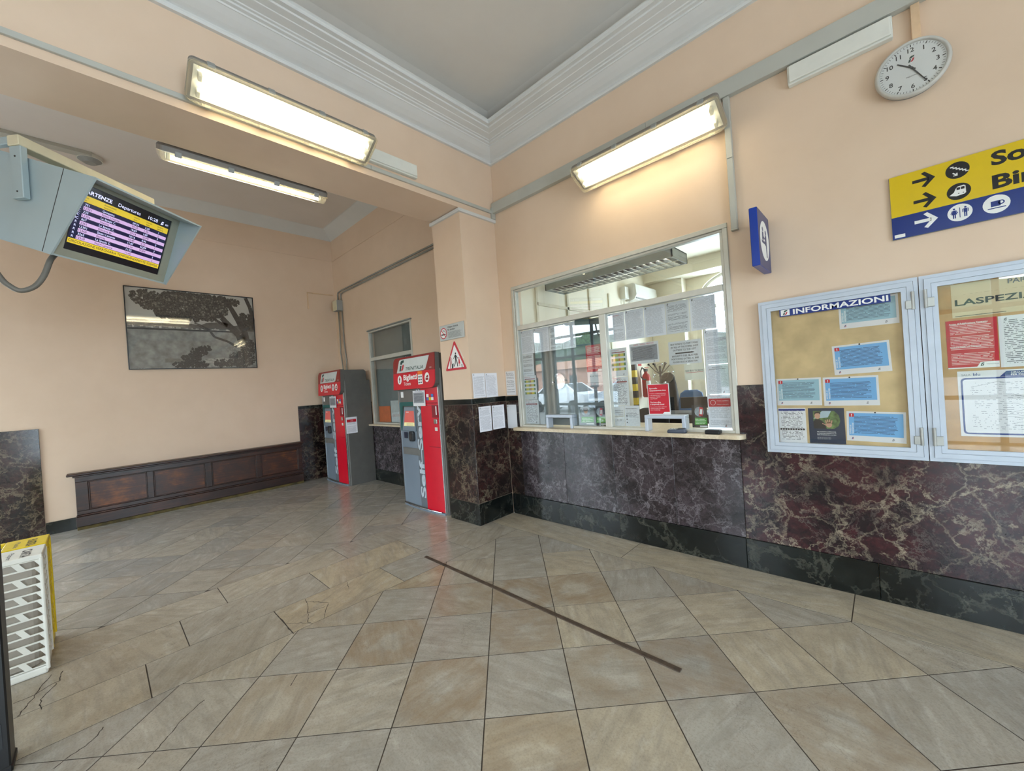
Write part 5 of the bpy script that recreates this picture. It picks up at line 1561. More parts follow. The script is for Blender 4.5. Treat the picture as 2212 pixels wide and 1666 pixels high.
MB().prism([(-0.20, 0.036), (-0.192, 0.042), (-0.110, -0.046), (-0.118, -0.052)], z_ + 0.0008, z_ + 0.0013).build('prohibition_bar', 'print_red', t)
text('Vietato fumare', 0.022, -0.07, 0.050, z_, 'black_print', t, 'L', bold=0.02, width=0.20)
text('No smoking', 0.022, -0.07, 0.018, z_, 'black_print', t, 'L', bold=0.02, width=0.14)
o = MB().box(-0.07, 0.215, -0.075, 0.005, z_, z_ + 0.0004).build('small_print', print_mat('sign_small', (188, 192, 190), (70, 72, 76), 0.0085, 0.4, 0.1, 0.36, 0.8, 0.02, 0.98), t)
t = tag(empty('triangle_sign', fr_w(YP + 0.005, -3.717, 1.94)), 'white triangular warning sign with red border and walking figures on the pier', 'sign')


def rtri(s, z, r):
    pts_ = []
    cs = [(0, s * 0.222 / 0.2), (-0.192 * s / 0.2, -0.118 * s / 0.2), (0.192 * s / 0.2, -0.118 * s / 0.2)]
    for i_, (x, y) in enumerate(cs):
        base = (30, 150, 270)[i_]
        for k in range(5):
            a_ = math.radians((30 + 30 * k) if i_ == 0 else (150 + 30 * k) if i_ == 1 else (270 + 30 * k))
            pts_.append((x + r * math.cos(a_), y + r * math.sin(a_), z))
    return pts_


MB().loft([rtri(0.188, 0.0, 0.012), rtri(0.188, 0.004, 0.012)]).build('border', 'print_red', t)
MB().loft([rtri(0.150, 0.0041, 0.008), rtri(0.150, 0.0046, 0.008)]).build('panel', 'white_print', t)
z_ = 0.0047
b = MB().prism(ell(0.012, 0.075, 0.012, seg=12), z_, z_ + 0.0005)
b.prism([(-0.006, 0.058), (0.022, 0.060), (0.026, 0.0), (-0.002, -0.002)], z_, z_ + 0.0005).prism([(0.0, 0.0), (0.016, 0.002), (0.0, -0.045), (-0.022, -0.082), (-0.034, -0.076), (-0.012, -0.042)], z_, z_ + 0.0005)
b.prism([(0.010, 0.002), (0.026, 0.0), (0.040, -0.04), (0.046, -0.082), (0.032, -0.084), (0.026, -0.044)], z_, z_ + 0.0005).prism([(-0.004, 0.056), (0.004, 0.050), (-0.030, 0.010), (-0.038, 0.014)], z_, z_ + 0.0005).prism([(0.020, 0.058), (0.026, 0.050), (0.052, 0.016), (0.046, 0.010), (0.016, 0.044)], z_, z_ + 0.0005)
b.build('walker', 'black_print', t)
MB().prism([(-0.066, -0.045), (-0.036, -0.038), (-0.046, -0.094), (-0.076, -0.10)], z_, z_ + 0.0005).build('suitcase', 'black_print', t)
MB().prism(ell(0.070, 0.018, 0.008, seg=10), z_, z_ + 0.0005).prism([(0.062, 0.008), (0.078, 0.008), (0.090, -0.05), (0.056, -0.05)], z_, z_ + 0.0005).box(0.064, 0.070, -0.08, -0.05, z_, z_ + 0.0005).box(0.076, 0.082, -0.08, -0.05, z_, z_ + 0.0005).build('child', 'print_red', t)
MB().prism(ell(-0.085, 0.05, 0.010, seg=10), z_, z_ + 0.0005).prism([(-0.096, 0.036), (-0.074, 0.036), (-0.066, -0.03), (-0.100, -0.1), (-0.115, -0.1)], z_, z_ + 0.0005).prism([(-0.076, 0.03), (-0.072, 0.022), (-0.044, 0.0), (-0.050, 0.008)], z_, z_ + 0.0005).build('shaded_figure', mat('sign_pink', (206, 150, 150), 0.5), t)
MB().box(0.112, 0.124, -0.10, -0.06, z_, z_ + 0.0005).build('bag', 'black_print', t)
text('ATTENZIONE', 0.016, 0.115, 0.06, 0.0047, 'white_print', t, rot=-math.radians(60), bold=0.01, width=0.13)


# ------------------------------------------------------------------ ticket machines
def ticket_machine(cx, yf, label, stickers):
    t = tag(empty('ticket_machine', fr_w(yf, cx, 0)), label, 'ticket machine', 'self-service ticket machines')
    body = MB()
    sec = [(-0.51, -0.48), (0.51, -0.48), (0.51, -0.02), (0.495, -0.004), (-0.495, -0.004), (-0.51, -0.02)]
    body.loft([[(x, 0.0, z) for x, z in sec], [(x, 1.872, z) for x, z in sec]])
    body.build('cabinet', 'kiosk_case', t)
    top = [(-0.42, 1.8725), (-0.02, 1.8725), (-0.02, 2.065), (-0.38, 2.065), (-0.42, 2.03)]
    MB().loft([[(-0.5, y, z) for z, y in top], [(0.5, y, z) for z, y in top]]).build('top_box', 'kiosk_case', t)

    # gently bowed front panels
    def bow(u):
        return 0.022 * (1 - (u / 0.5) ** 2)

    def panel(u0, u1, v0, v1, w0, name, m, thick=0.006, n=6):
        us = [u0 + (u1 - u0) * k / n for k in range(n + 1)]
        r0 = [(u, bow(u) + w0) for u in us] + [(u, bow(u) + w0 - thick) for u in us[::-1]]
        return MB().loft([[(u, v0, w) for u, w in r0], [(u, v1, w) for u, w in r0]]).build(name, m, t)
    MB().loft([[(u, v, w) for u, w in [(-0.497, -0.005)] + [(-0.497 + 0.994 * k / 12, bow(-0.497 + 0.994 * k / 12) + 0.001) for k in range(13)] + [(0.497, -0.005)]] for v in (0.004, 1.868)]).build('door_core', 'kiosk_case', t)
    panel(-0.485, -0.055, 0.045, 1.055, 0.004, 'grey_panel', 'kiosk_grey')
    panel(-0.485, 0.09, 1.455, 1.62, 0.004, 'grey_panel', 'kiosk_case')
    panel(-0.055, 0.09, 0.045, 1.375, 0.0045, 'lettering_band', 'kiosk_band', 0.006, 3)
    panel(-0.485, -0.445, 1.055, 1.455, 0.004, 'grey_panel', 'kiosk_grey', 0.006, 2)
    panel(0.09, 0.455, 0.03, 1.40, 0.008, 'red_panel', 'kiosk_red')
    panel(0.10, 0.455, 1.405, 1.865, 0.006, 'red_panel', 'kiosk_red')
    panel(0.455, 0.472, 0.01, 1.868, 0.010, 'edge_strip', 'chrome', 0.010, 1)
    panel(-0.497, -0.485, 0.01, 1.62, 0.010, 'edge_strip', 'chrome', 0.010, 1)
    # kick bar, curved
    pth = [(-0.46 + 0.86 * k / 10, 0.040 - 0.012 * (k / 10), 0.012 + 0.05 * math.sin(PI * (0.15 + 0.75 * k / 10))) for k in range(11)]
    MB().tube(pth, 0.007, 8).build('kick_bar', 'chrome', t)
    r0 = [(-0.48 + 0.94 * k / 10, 0.01 + 0.042 * math.sin(PI * (0.1 + 0.8 * k / 10))) for k in range(11)] + [(0.46, -0.004), (-0.48, -0.004)]
    MB().loft([[(u, 0.0, w) for u, w in r0], [(u, 0.022, w) for u, w in r0]]).build('base_plate', 'kiosk_grey', t)
    # recessed screen
    rec = MB()
    W0, W1_ = bow(-0.2) + 0.006, -0.05
    o4 = [(-0.445, 1.055), (-0.055, 1.055), (-0.055, 1.455), (-0.445, 1.455)]
    i4 = [(-0.40, 1.075), (-0.075, 1.075), (-0.075, 1.40), (-0.36, 1.40)]
    MB().loft([[(x, y, W0) for x, y in o4], [(x, y, W0 + 0.003) for x, y in i4]], False, False).build('screen_surround', 'kiosk_teal', t)
    sc = MB().prism([(-0.395, 1.06), (-0.06, 1.06), (-0.06, 1.385), (-0.315, 1.385)], W0 + 0.002, W0 + 0.014).build('screen_bezel', 'kiosk_grey', t)
    z = W0 + 0.0142
    MB().prism([(-0.345, 1.125), (-0.075, 1.125), (-0.075, 1.335), (-0.285, 1.335)], z, z + 0.002).build('screen', mat('kiosk_screen', (196, 92, 84), 0.2, 0, 0.02, 8, 0, 0.5, 0.25), sc)
    MB().prism([(-0.345, 1.125), (-0.075, 1.125), (-0.075, 1.175), (-0.325, 1.175)], z + 0.002, z + 0.0026).build('screen_footer', mat('kiosk_cream', (226, 216, 160), 0.3, 0, 0.02, 8, 0, 0.5, 0.25), sc)
    MB().box(-0.265, -0.20, 1.315, 1.322, z + 0.002, z + 0.0026).build('screen_text', 'white_print', sc)
    for k in range(2):
        MB().box(-0.27, -0.10, 1.138 + k * 0.018, 1.142 + k * 0.018, z + 0.0026, z + 0.003).build('screen_text', 'grey_print', sc)
    b_ = bow(-0.25) + 0.0105
    MB().rbox(-0.372, -0.292, 0.952, 1.036, b_ - 0.004, b_ + 0.004, 0.004, 1).build('contactless_pad', mat('pad_navy', (30, 38, 58), 0.35), t)
    rd = MB().loft([rrect(0.125, 0.135, 0.03, b_ - 0.004, 4, -0.165, 0.985), rrect(0.125, 0.135, 0.03, b_ + 0.020, 4, -0.165, 0.985), rrect(0.10, 0.11, 0.026, b_ + 0.028, 4, -0.165, 0.985)]).build('card_reader', 'dark_plastic', t)
    MB().rbox(-0.185, -0.145, 0.945, 1.025, b_ + 0.026, b_ + 0.034, 0.003, 1).build('card_slot', 'steel_dark', rd)
    tr = MB().box(-0.42, -0.004, 0.727, 0.825, b_ - 0.002, b_ + 0.003).build('ticket_tray', mat('tray_grey', (104, 102, 98), 0.5), t)
    MB().box(-0.41, -0.012, 0.812, 0.822, b_ + 0.003, b_ + 0.008).build('tray_flap', 'kiosk_case', tr)
    # red side: note slot, coin parts
    c_ = bow(0.33) + 0.0085
    ns = MB().box(0.325, 0.445, 1.245, 1.402, c_ - 0.002, c_ + 0.003).build('note_slot', mat('slot_red', (132, 10, 26), 0.5), t)
    MB().box(0.412, 0.428, 1.28, 1.39, c_ + 0.003, c_ + 0.008).build('note_lamp', 'white_print', ns)
    MB().rbox(0.355, 0.425, 1.165, 1.225, c_ - 0.002, c_ + 0.010, 0.004, 1).build('coin_slot', 'chrome', t)
    MB().rbox(0.368, 0.420, 1.075, 1.120, c_ - 0.002, c_ + 0.006, 0.003, 1).build('button', 'white_plastic', t)
    for k, m in enumerate(('white_print', 'print_red', 'sticker_blue', 'sticker_blue', 'sign_yellow', 'white_print')):
        i, j = k % 3, k // 3
        MB().box(0.225 + i * 0.052, 0.273 + i * 0.052, 1.512 - j * 0.042, 1.550 - j * 0.042, bow(0.28) + 0.006, bow(0.28) + 0.0095).build('card_sticker', m, t)
    MB().box(0.12, 0.44, 1.43, 1.438, bow(0.28) + 0.004, bow(0.28) + 0.010).build('lock_bar', 'slot_red', t)
    MB().box(0.092, 0.455, 0.862, 0.868, bow(0.28) + 0.006, bow(0.28) + 0.0105).build('panel_joint', 'slot_red', t)
    MB().box(-0.41, -0.345, 1.52, 1.60, bow(-0.38) + 0.004, bow(-0.38) + 0.007).build('small_sticker', 'white_print', t)
    text('Self–Service', 0.112, 0.075, 0.165, bow(0.05) + 0.0085, mat('kiosk_letter', (186, 196, 204), 0.4), t, 'L', bold=0.035, width=1.62, rot=PI / 2)
    # illuminated header, tilted slightly forward, rounded at two corners
    hd = empty('header', Matrix.Translation((0, 1.63, 0.02)) @ Matrix.Rotation(math.radians(-3), 4, 'X'))
    hd.parent = t

    def hpoly(y0, y1, g=0.0):
        pts_ = [(-0.50 + g, y0)]
        if y0 <= 0.001:
            pts_ += [(0.50 - g - 0.09 + 0.09 * math.sin(a_), y0 + 0.10 - 0.10 * math.cos(a_)) for a_ in [PI / 2 * k / 6 for k in range(7)]]
        else:
            pts_ += [(0.50 - g, y0)]
        if y1 > 0.4:
            pts_ += [(0.50 - g, y1), (-0.50 + g + 0.07, y1)] + [(-0.50 + g + 0.07 - 0.07 * math.sin(a_), y1 - 0.08 + 0.08 * math.cos(a_)) for a_ in [PI / 2 * k / 5 for k in range(1, 6)]]
        else:
            pts_ += [(0.50 - g, y1), (-0.50 + g, y1)]
        return pts_
    MB().prism(hpoly(0.0, 0.445), -0.02, 0.045).build('header_case', 'kiosk_case', hd)
    MB().prism(hpoly(0.0, 0.225, 0.004), 0.045, 0.053).build('header_lower', 'kiosk_red', hd)
    MB().prism(hpoly(0.2255, 0.441, 0.004), 0.045, 0.053).build('header_upper', 'kiosk_dark_red', hd)
    z = 0.0535
    MB().prism([(-0.40, 0.232), (0.25, 0.232), (0.30, 0.25), (0.385, 0.415), (-0.30, 0.415), (-0.335, 0.40)], z, z + 0.0006).build('logo_panel', mat('logo_silver', (202, 208, 206), 0.4, 0, 0.02), hd)
    fs_logo(-0.27, 0.328, 0.145, hd, z + 0.0008)
    text('TRENITALIA', 0.045, -0.17, 0.256, z + 0.001, 'logo_green', hd, 'L', shear=0.25, width=0.42, bold=0.012)
    text('1201', 0.014, 0.41, 0.25, z, 'white_print', hd, width=0.05)
    text('Biglietti', 0.070, -0.23, 0.128, z + 0.0003, 'white_print', hd, 'L', bold=0.03, width=0.33)
    text('Tickets', 0.044, -0.225, 0.052, z + 0.0003, 'white_print', hd, 'L', width=0.175)
    for x in (-0.33, 0.33) if stickers else (-0.33, 0.195, 0.33):
        d_ = MB().prism(ell(x, 0.135, 0.052, 0.062), z, z + 0.0006).build('icon_disc', 'white_print', hd)
        if x == 0.33:
            MB().box(x - 0.03, x + 0.03, 0.10, 0.128, z + 0.0006, z + 0.001).prism([(x - 0.03, 0.134), (x + 0.03, 0.134), (x + 0.03, 0.168), (x - 0.005, 0.156)], z + 0.0006, z + 0.001).build('icon', 'kiosk_dark_red', hd)
        else:
            person_pic(x, 0.135, 0.085, z + 0.0006, 'kiosk_dark_red', hd, False, 'icon')
    if stickers:
        MB().prism([(0.13, 0.05), (0.235, 0.055), (0.225, 0.18), (0.12, 0.18)], z, z + 0.0006).build('sticker', 'white_print', hd)
        MB().prism([(0.12, 0.18), (0.225, 0.18), (0.222, 0.225), (0.118, 0.225)], z, z + 0.0007).build('sticker_head', mat('sticker_orange', (236, 120, 30), 0.5), hd)
        for i in range(2):
            for j in range(3):
                MB().box(0.135 + i * 0.045, 0.17 + i * 0.045, 0.065 + j * 0.038, 0.085 + j * 0.038, z + 0.0006, z + 0.001).build('sticker_mark', 'grey_print', hd)
    return t


mat('sticker_blue', (60, 110, 180), 0.4)
mat('slot_red', (132, 10, 26), 0.5)
ticket_machine(-4.585, 2.985, 'red and grey self-service ticket machine beside the pier, nearer one', True)
ticket_machine(-7.475, 3.03, 'red and grey self-service ticket machine in the far corner of the alcove', False)
for cx, yf, lab in ((-4.585, 2.985, 'printed sheet taped under the header of the nearer ticket machine'), (-7.475, 3.03, 'printed sheet taped under the header of the far ticket machine')):
    o = sheet('notice_sheet', lab, 'notice', fr_w(yf - 0.034, cx, 0), -0.075, 1.398, 0.21, 1.604, 'paper_plain', 0.0, None, 0.004)
    MB().prism([(-0.122, -0.062), (0.122, -0.062), (0.122, 0.075), (-0.122, 0.075)], 0.0050, 0.0056).build('printed_panel', 'grey_text', o)
    text('AVVISO AI VIAGGIATORI', 0.009, 0, 0.085, 0.0046, 'sign_blue', o, width=0.17)
o = sheet('notice_sheet', 'white sheet with a red headline on the side of the far ticket machine', 'notice', fr_b(-6.9635), 3.016, 0.928, 3.218, 1.215, 'paper_text', 0.0, None, 0.002)
MB().box(-0.085, 0.085, 0.055, 0.105, PT - 0.0002, PT + 0.0004).build('printed_panel', 'print_red', o)
text('AVVISO', 0.010, -0.02, 0.085, PT + 0.0006, 'white_print', o, 'L')
text('NOTICE', 0.010, -0.02, 0.066, PT + 0.0006, 'white_print', o, 'L')

# ------------------------------------------------------------------ pipes in the alcove
t = tag(empty('junction_box', fr_w(Y1, -8.02, 3.435)), 'grey electrical junction box high in the alcove corner', 'junction box')
MB().rbox(-0.10, 0.10, -0.105, 0.105, 0, 0.12, 0.008).build('box', 'grey_plastic', t)
MB().rbox(-0.095, 0.095, -0.10, 0.10, 0.12, 0.128, 0.004).build('lid', 'cream_plastic', t)
for z in (0.03, 0.085):
    MB().rbox(-0.125, -0.10, -0.09, 0.09, z - 0.018, z + 0.018, 0.008).build('outlet', mat('outlet_blue', (56, 70, 84), 0.5), t)


def pipe(lab, pts_, r, m='conduit_grey'):
    tag(MB().tube(pts_, r, 8).build('conduit', m, smooth=True), lab, 'conduit', 'grey conduits in the alcove')


mat('conduit_grey', (150, 148, 140), 0.5, 0.1)
mat('conduit_beige', (196, 174, 146), 0.5)
yv = Y1 - 0.02
pipe('upper of the two grey pipes running along the alcove wall to the pier', [(XP2 - 0.002, yv, 3.735), (-7.9, yv, 3.735), (-8.06, yv, 3.72), (-8.09, yv, 3.68), (-8.09, yv, 3.545)], 0.014)
pipe('lower of the two grey pipes running along the alcove wall to the pier', [(XP2 - 0.002, yv, 3.685), (-7.82, yv, 3.685), (-7.93, yv, 3.67), (-7.95, yv, 3.62), (-7.95, yv, 3.545)], 0.014)
pipe('grey pipe dropping from the junction box to the far ticket machine, rightmost', [(-7.94, yv, 3.335), (-7.94, yv, 2.7), (-7.88, yv, 2.3), (-7.86, yv - 0.02, 2.06)], 0.013)
pipe('slack grey cable looping from the junction box to the far ticket machine, leftmost', [(-8.10, yv, 3.33), (-8.11, yv, 2.8), (-8.13, yv, 2.5), (-8.09, yv, 2.3), (-8.0, yv - 0.03, 2.14), (-7.92, yv - 0.05, 2.085)], 0.012)
pipe('thin beige cable hanging between the two pipes under the junction box', [(-8.04, yv, 3.33), (-8.05, yv, 2.6), (-8.0, yv, 2.35), (-7.95, yv, 2.2), (-7.95, yv, 2.066)], 0.007, 'conduit_beige')
b = MB().rbox(3.0, Y1 - 0.03, 3.700, 3.722, 0, 0.014, 0.002, 1).rbox(2.99, 3.012, 3.38, 3.722, 0, 0.014, 0.002, 1)
tag(b.build('cable_channel', 'conduit_peach', None, fr_b(XB)), 'thin peach cable channel bent down on the alcove wall beside the corner', 'conduit')
tag(MB().rbox(-4.28, -4.12, 1.90, 2.12, -0.0, 0.06, 0.006).build('cable_box', 'steel_dark', None, fr_w(Y1)), 'dark box on the wall behind the nearer ticket machine', 'box')

# ------------------------------------------------------------------ framed photograph
t = tag(empty('framed_picture', fr_b(XB, 1.205, 2.858)), 'large black and white photograph of a tree leaning over a lake, on the alcove wall', 'picture')
PW, PH = 1.684, 1.278
for q in ((-PW / 2, PW / 2, PH / 2 - 0.012, PH / 2), (-PW / 2, PW / 2, -PH / 2, -PH / 2 + 0.012), (-PW / 2, -PW / 2 + 0.012, -PH / 2 + 0.012, PH / 2 - 0.012), (PW / 2 - 0.012, PW / 2, -PH / 2 + 0.012, PH / 2 - 0.012)):
    MB().box(*q, 0, 0.03).build('frame_bar', 'black_paint', t)
hw_, hh_ = PW / 2 - 0.012, PH / 2 - 0.012


def gmat(name, c, var=0.2, sc=30):
    return mat(name, c, 0.5, 0, var, sc)


z_ = 0.010
MB().box(-hw_, hw_, -hh_, hh_, 0.002, z_).build('print_sky', gmat('bw_sky', (192, 190, 182), 0.03, 3), t)
MB().box(-hw_, hw_, -hh_, 0.02, z_, z_ + 0.0005).build('print_water', gmat('bw_water', (140, 140, 134), 0.18, 9), t)
b = MB()
rp = random.Random(21)
pts_ = [(-hw_, 0.02)] + [(-hw_ + 2 * hw_ * k / 24, 0.115 + 0.03 * math.sin(k * 0.9) + 0.02 * rp.random()) for k in range(25)] + [(hw_, 0.02)]
b.prism(pts_, z_ + 0.0005, z_ + 0.0008)
b.build('print_hills', gmat('bw_hill', (92, 88, 82), 0.1, 14), t)
b = MB()
for k in range(46):
    x = -hw_ + 0.02 + (2 * hw_ - 0.3) * rp.random()
    w_, h_ = 0.015 + 0.03 * rp.random(), 0.015 + 0.03 * rp.random()
    b.box(x, x + w_, 0.0, h_, z_ + 0.0008, z_ + 0.0011)
b.build('print_town', gmat('bw_town', (176, 174, 166), 0.2, 40), t)
b = MB().box(-hw_, hw_ * 0.75, -0.015, 0.012, z_ + 0.0009, z_ + 0.0012)
b.build('print_shore', gmat('bw_dark', (40, 38, 36), 0.3, 40), t)
b = MB()


def leafmass(b, cx, cy, rx, ry, n, s, z0):
    for _ in range(n):
        a_, r_ = rp.random() * 2 * PI, math.sqrt(rp.random())
        x, y = cx + rx * r_ * math.cos(a_), cy + ry * r_ * math.sin(a_)
        k = min(s * (0.5 + rp.random()), hw_ - abs(x), hh_ - abs(y))
        if k < 0.006:
            continue
        o_ = rp.random() * 6
        b.prism([(x + k * math.cos(o_ + q * PI * 2 / 5) * (0.6 + 0.4 * (q % 2)), y + k * math.sin(o_ + q * PI * 2 / 5)) for q in range(5)], z0, z0 + 0.0002 + 0.0012 * rp.random())


for (cx, cy, rx, ry, n, s) in ((0.0, 0.50, 0.45, 0.13, 260, 0.05), (-0.18, 0.36, 0.36, 0.2, 260, 0.045), (0.12, 0.32, 0.24, 0.14, 160, 0.035), (-0.58, 0.48, 0.2, 0.12, 130, 0.028), (0.28, 0.42, 0.2, 0.18, 140, 0.03), (-0.55, 0.40, 0.12, 0.10, 60, 0.022), (0.50, 0.52, 0.13, 0.06, 50, 0.025), (0.72, 0.2, 0.11, 0.14, 90, 0.028)):
    leafmass(b, cx, cy, rx, ry, n, s, z_ + 0.0011)
b.build('print_foliage', gmat('bw_leaf', (70, 66, 59), 0.5, 60), t)


b = MB()
for (cx, cy, rx, ry, n, s) in ((-0.05, 0.42, 0.5, 0.18, 150, 0.014), (-0.58, 0.45, 0.2, 0.12, 60, 0.011), (0.26, 0.36, 0.2, 0.2, 70, 0.013)):
    leafmass(b, cx, cy, rx, ry, n, s, z_ + 0.0022)
b.build('print_highlights', gmat('bw_glint', (118, 114, 104), 0.3, 50), t)


def limb(b, pts_, ws):
    for i in range(len(pts_) - 1):
        p_, q_ = Vector(pts_[i]), Vector(pts_[i + 1])
        d = (q_ - p_).normalized()
        n = Vector((-d.y, d.x))
        b.prism([tuple(p_ + n * ws[i]), tuple(q_ + n * ws[i + 1]), tuple(q_ - n * ws[i + 1]), tuple(p_ - n * ws[i])], z_ + 0.0024, z_ + 0.0028)


b = MB()
limb(b, [(0.66, -0.18), (0.60, -0.05), (0.46, 0.10), (0.36, 0.24), (0.30, 0.38), (0.27, 0.60)], [0.085, 0.06, 0.05, 0.04, 0.035, 0.028])
limb(b, [(0.44, 0.11), (0.34, 0.14), (0.24, 0.22), (0.14, 0.28)], [0.035, 0.024, 0.018, 0.012])
limb(b, [(0.70, -0.12), (0.68, 0.0), (0.60, 0.2), (0.50, 0.42), (0.40, 0.60)], [0.05, 0.05, 0.044, 0.036, 0.030])
limb(b, [(0.82, 0.05), (0.82, 0.25), (0.79, 0.45), (0.73, 0.62)], [0.022, 0.03, 0.03, 0.028])
limb(b, [(0.55, -0.26), (0.42, -0.17), (0.24, -0.10), (0.17, 0.02), (0.05, 0.10), (-0.02, 0.12)], [0.022, 0.018, 0.018, 0.016, 0.010, 0.006])
limb(b, [(0.18, 0.02), (0.10, 0.03), (0.02, 0.09)], [0.012, 0.010, 0.005])
b.build('print_trunk', gmat('bw_trunk', (60, 56, 51), 0.3, 30), t)
b = MB()
for (cx, cy, rx, ry, n, s) in ((0.62, -0.48, 0.2, 0.13, 220, 0.024), (0.72, -0.28, 0.11, 0.16, 160, 0.022), (0.02, -0.36, 0.11, 0.08, 80, 0.02), (-0.08, -0.46, 0.12, 0.07, 90, 0.022), (0.10, -0.30, 0.08, 0.05, 40, 0.018), (-0.1, -0.57, 0.25, 0.05, 90, 0.025), (0.36, -0.55, 0.14, 0.07, 70, 0.022)):
    leafmass(b, cx, cy, rx, ry, n, s, z_ + 0.003)
b.build('print_bushes', gmat('bw_bush', (58, 56, 52), 0.5, 70), t)
b = MB()
for _ in range(130):
    x, y = 0.40 + 0.42 * rp.random(), -0.60 + 0.34 * rp.random()
    a_ = rp.random() * PI
    l_ = 0.02 + 0.03 * rp.random()
    d = Vector((math.cos(a_), math.sin(a_)))
    n = Vector((-d.y, d.x)) * 0.004
    p_ = Vector((x, y))
    if abs(x + d.x * l_) < hw_ and abs(y + d.y * l_) < hh_:
        b.prism([tuple(p_ - n), tuple(p_ + d * l_), tuple(p_ + n)], z_ + 0.0038, z_ + 0.0042)
b.build('print_blades', gmat('bw_light', (170, 168, 158), 0.15, 40), t)
MB().prism([(0.05, -0.62), (0.10, -0.47), (0.35, -0.45), (0.52, -0.50), (0.40, -0.62)], z_ + 0.0009, z_ + 0.0012).build('print_path', gmat('bw_path', (166, 164, 156), 0.3, 25), t)
MB().box(-0.42, -0.16, -0.535, -0.47, z_ + 0.0009, z_ + 0.0012).build('print_boat', gmat('bw_boat', (120, 118, 110), 0.1, 25), t)
MB().box(-hw_, hw_, -hh_, hh_, 0.016, 0.019).build('glazing', glass_mat('picture_glass', (1, 1, 1), 0.03, 1.5, 0.0), t)

# ------------------------------------------------------------------ wooden panelling (old bench back)
a = NT('old_wood')
tc = a.n('ShaderNodeTexCoord').outputs['Object']
gr = a.n('ShaderNodeMapping', {'Vector': tc, 'Scale': (2.0, 26.0, 12.0)}).outputs[0]
n1 = a.noise(gr, 1.5, 5, 0.6, 0.5).outputs[0]
n2 = a.noise(tc, 3.2, 4, 0.6).outputs[0]
f = a.math('ADD', a.math('MULTIPLY', n1, 0.5), a.math('MULTIPLY', n2, 0.5))
a.set(Base_Color=a.ramp(f, [(0.32, lin((26, 16, 13))), (0.5, lin((48, 27, 20))), (0.68, lin((80, 44, 27)))]), Roughness=0.38)
a.bump(n1, 0.15, 0.004)
MATS['old_wood'] = a.m
a = NT('worn_wood')
tc = a.n('ShaderNodeTexCoord').outputs['Object']
n1 = a.noise(tc, 2.6, 5, 0.65).outputs[0]
n2 = a.noise(a.n('ShaderNodeMapping', {'Vector': tc, 'Scale': (1.5, 22.0, 9.0)}).outputs[0], 2.0, 5, 0.6).outputs[0]
f = a.math('ADD', a.math('MULTIPLY', n1, 0.65), a.math('MULTIPLY', n2, 0.35))
a.set(Base_Color=a.ramp(f, [(0.36, lin((36, 21, 16))), (0.52, lin((72, 38, 22))), (0.64, lin((130, 74, 32)))]), Roughness=0.4)
MATS['worn_wood'] = a.m
mat('mouldy_wood', (92, 78, 36), 0.7, 0, 0.3, 10)
t = tag(empty('wooden_panelling', fr_b(XB, 0, 0)), 'dark old wooden panelled bench front under the framed photograph', 'panelling')
DF = 0.13          # front plane
u0, u1 = -0.255, 2.655
MB().rbox(u0 - 0.075, u1 + 0.03, 0.752, 0.785, 0.0, DF + 0.06, 0.010, 2).build('top_board', 'old_wood', t)
MB().rbox(u0 - 0.02, u1 + 0.01, 0.728, 0.752, 0.0, DF + 0.03, 0.006, 2).build('moulding', 'old_wood', t)
MB().box(u0, u1, 0.05, 0.728, 0.02, DF - 0.03).build('core', 'old_wood', t)
MB().rbox(u0 - 0.012, u1, 0.045, 0.185, 0.0, DF + 0.035, 0.006, 1).build('base_board', 'old_wood', t)
MB().rbox(u0 - 0.006, u1, 0.0, 0.046, 0.0, DF + 0.02, 0.004, 1).build('foot_board', 'mouldy_wood', t)
MB().rbox(u0 - 0.004, u1, 0.185, 0.205, 0.0, DF + 0.02, 0.006, 2).build('moulding', 'old_wood', t)
MB().rbox(u0, u1, 0.66, 0.728, 0.06, DF, 0.004, 1).build('rail', 'old_wood', t)
MB().rbox(u0, u1, 0.205, 0.258, 0.06, DF, 0.004, 1).build('rail', 'old_wood', t)
PAN = [(-0.135, 0.475), (0.545, 1.178), (1.262, 1.90), (1.968, 2.585)]
cuts = [u0] + [x for p_ in PAN for x in p_] + [u1]
for k in range(0, len(cuts), 2):
    MB().rbox(cuts[k], cuts[k + 1], 0.258, 0.66, 0.06, DF, 0.004, 1).build('stile', 'old_wood', t)
for (a_, c_) in PAN:
    pn = MB().box(a_, c_, 0.258, 0.66, DF - 0.03, DF - 0.018).build('panel', 'worn_wood', t)
    for q in ((a_, c_, 0.642, 0.66), (a_, c_, 0.258, 0.276), (a_, a_ + 0.018, 0.276, 0.642), (c_ - 0.018, c_, 0.276, 0.642)):
        MB().rbox(*q, DF - 0.019, DF - 0.004, 0.006, 2).build('bead', 'old_wood', pn)

# ------------------------------------------------------------------ departures monitor
MA = math.radians(39.5)
mw_ = Vector((-math.sin(MA), math.cos(MA), 0))
mn_ = Vector((math.cos(MA), math.sin(MA), 0))
BR = Vector((-4.634, 0.431, 2.784))
FT = frame(mw_, Vector((0, 0, 1)), BR)
tl = math.radians(20.45)
up_ = mn_ * math.sin(tl) + Vector((0, 0, 1)) * math.cos(tl)
MF = FT.inverted() @ frame(mw_, up_, BR)
t = tag(empty('departures_monitor', FT), 'hanging departures monitor in a pale blue-grey hooded case', 'monitor')
cs = empty('case', MF)
cs.parent = t
cs.matrix_local = MF
side = [(-0.55, -0.05), (0.024, -0.066), (0.207, 0.530), (-0.55, 0.530)]
for u in (-0.775, 0.063):
    MB().loft([[(u, v, w) for w, v in side], [(u + 0.012, v, w) for w, v in side]]).build('side_panel', 'monitor_case', cs)
MB().box(-0.763, 0.063, 0.518, 0.530, -0.55, 0.205).build('top_panel', 'monitor_case', cs)
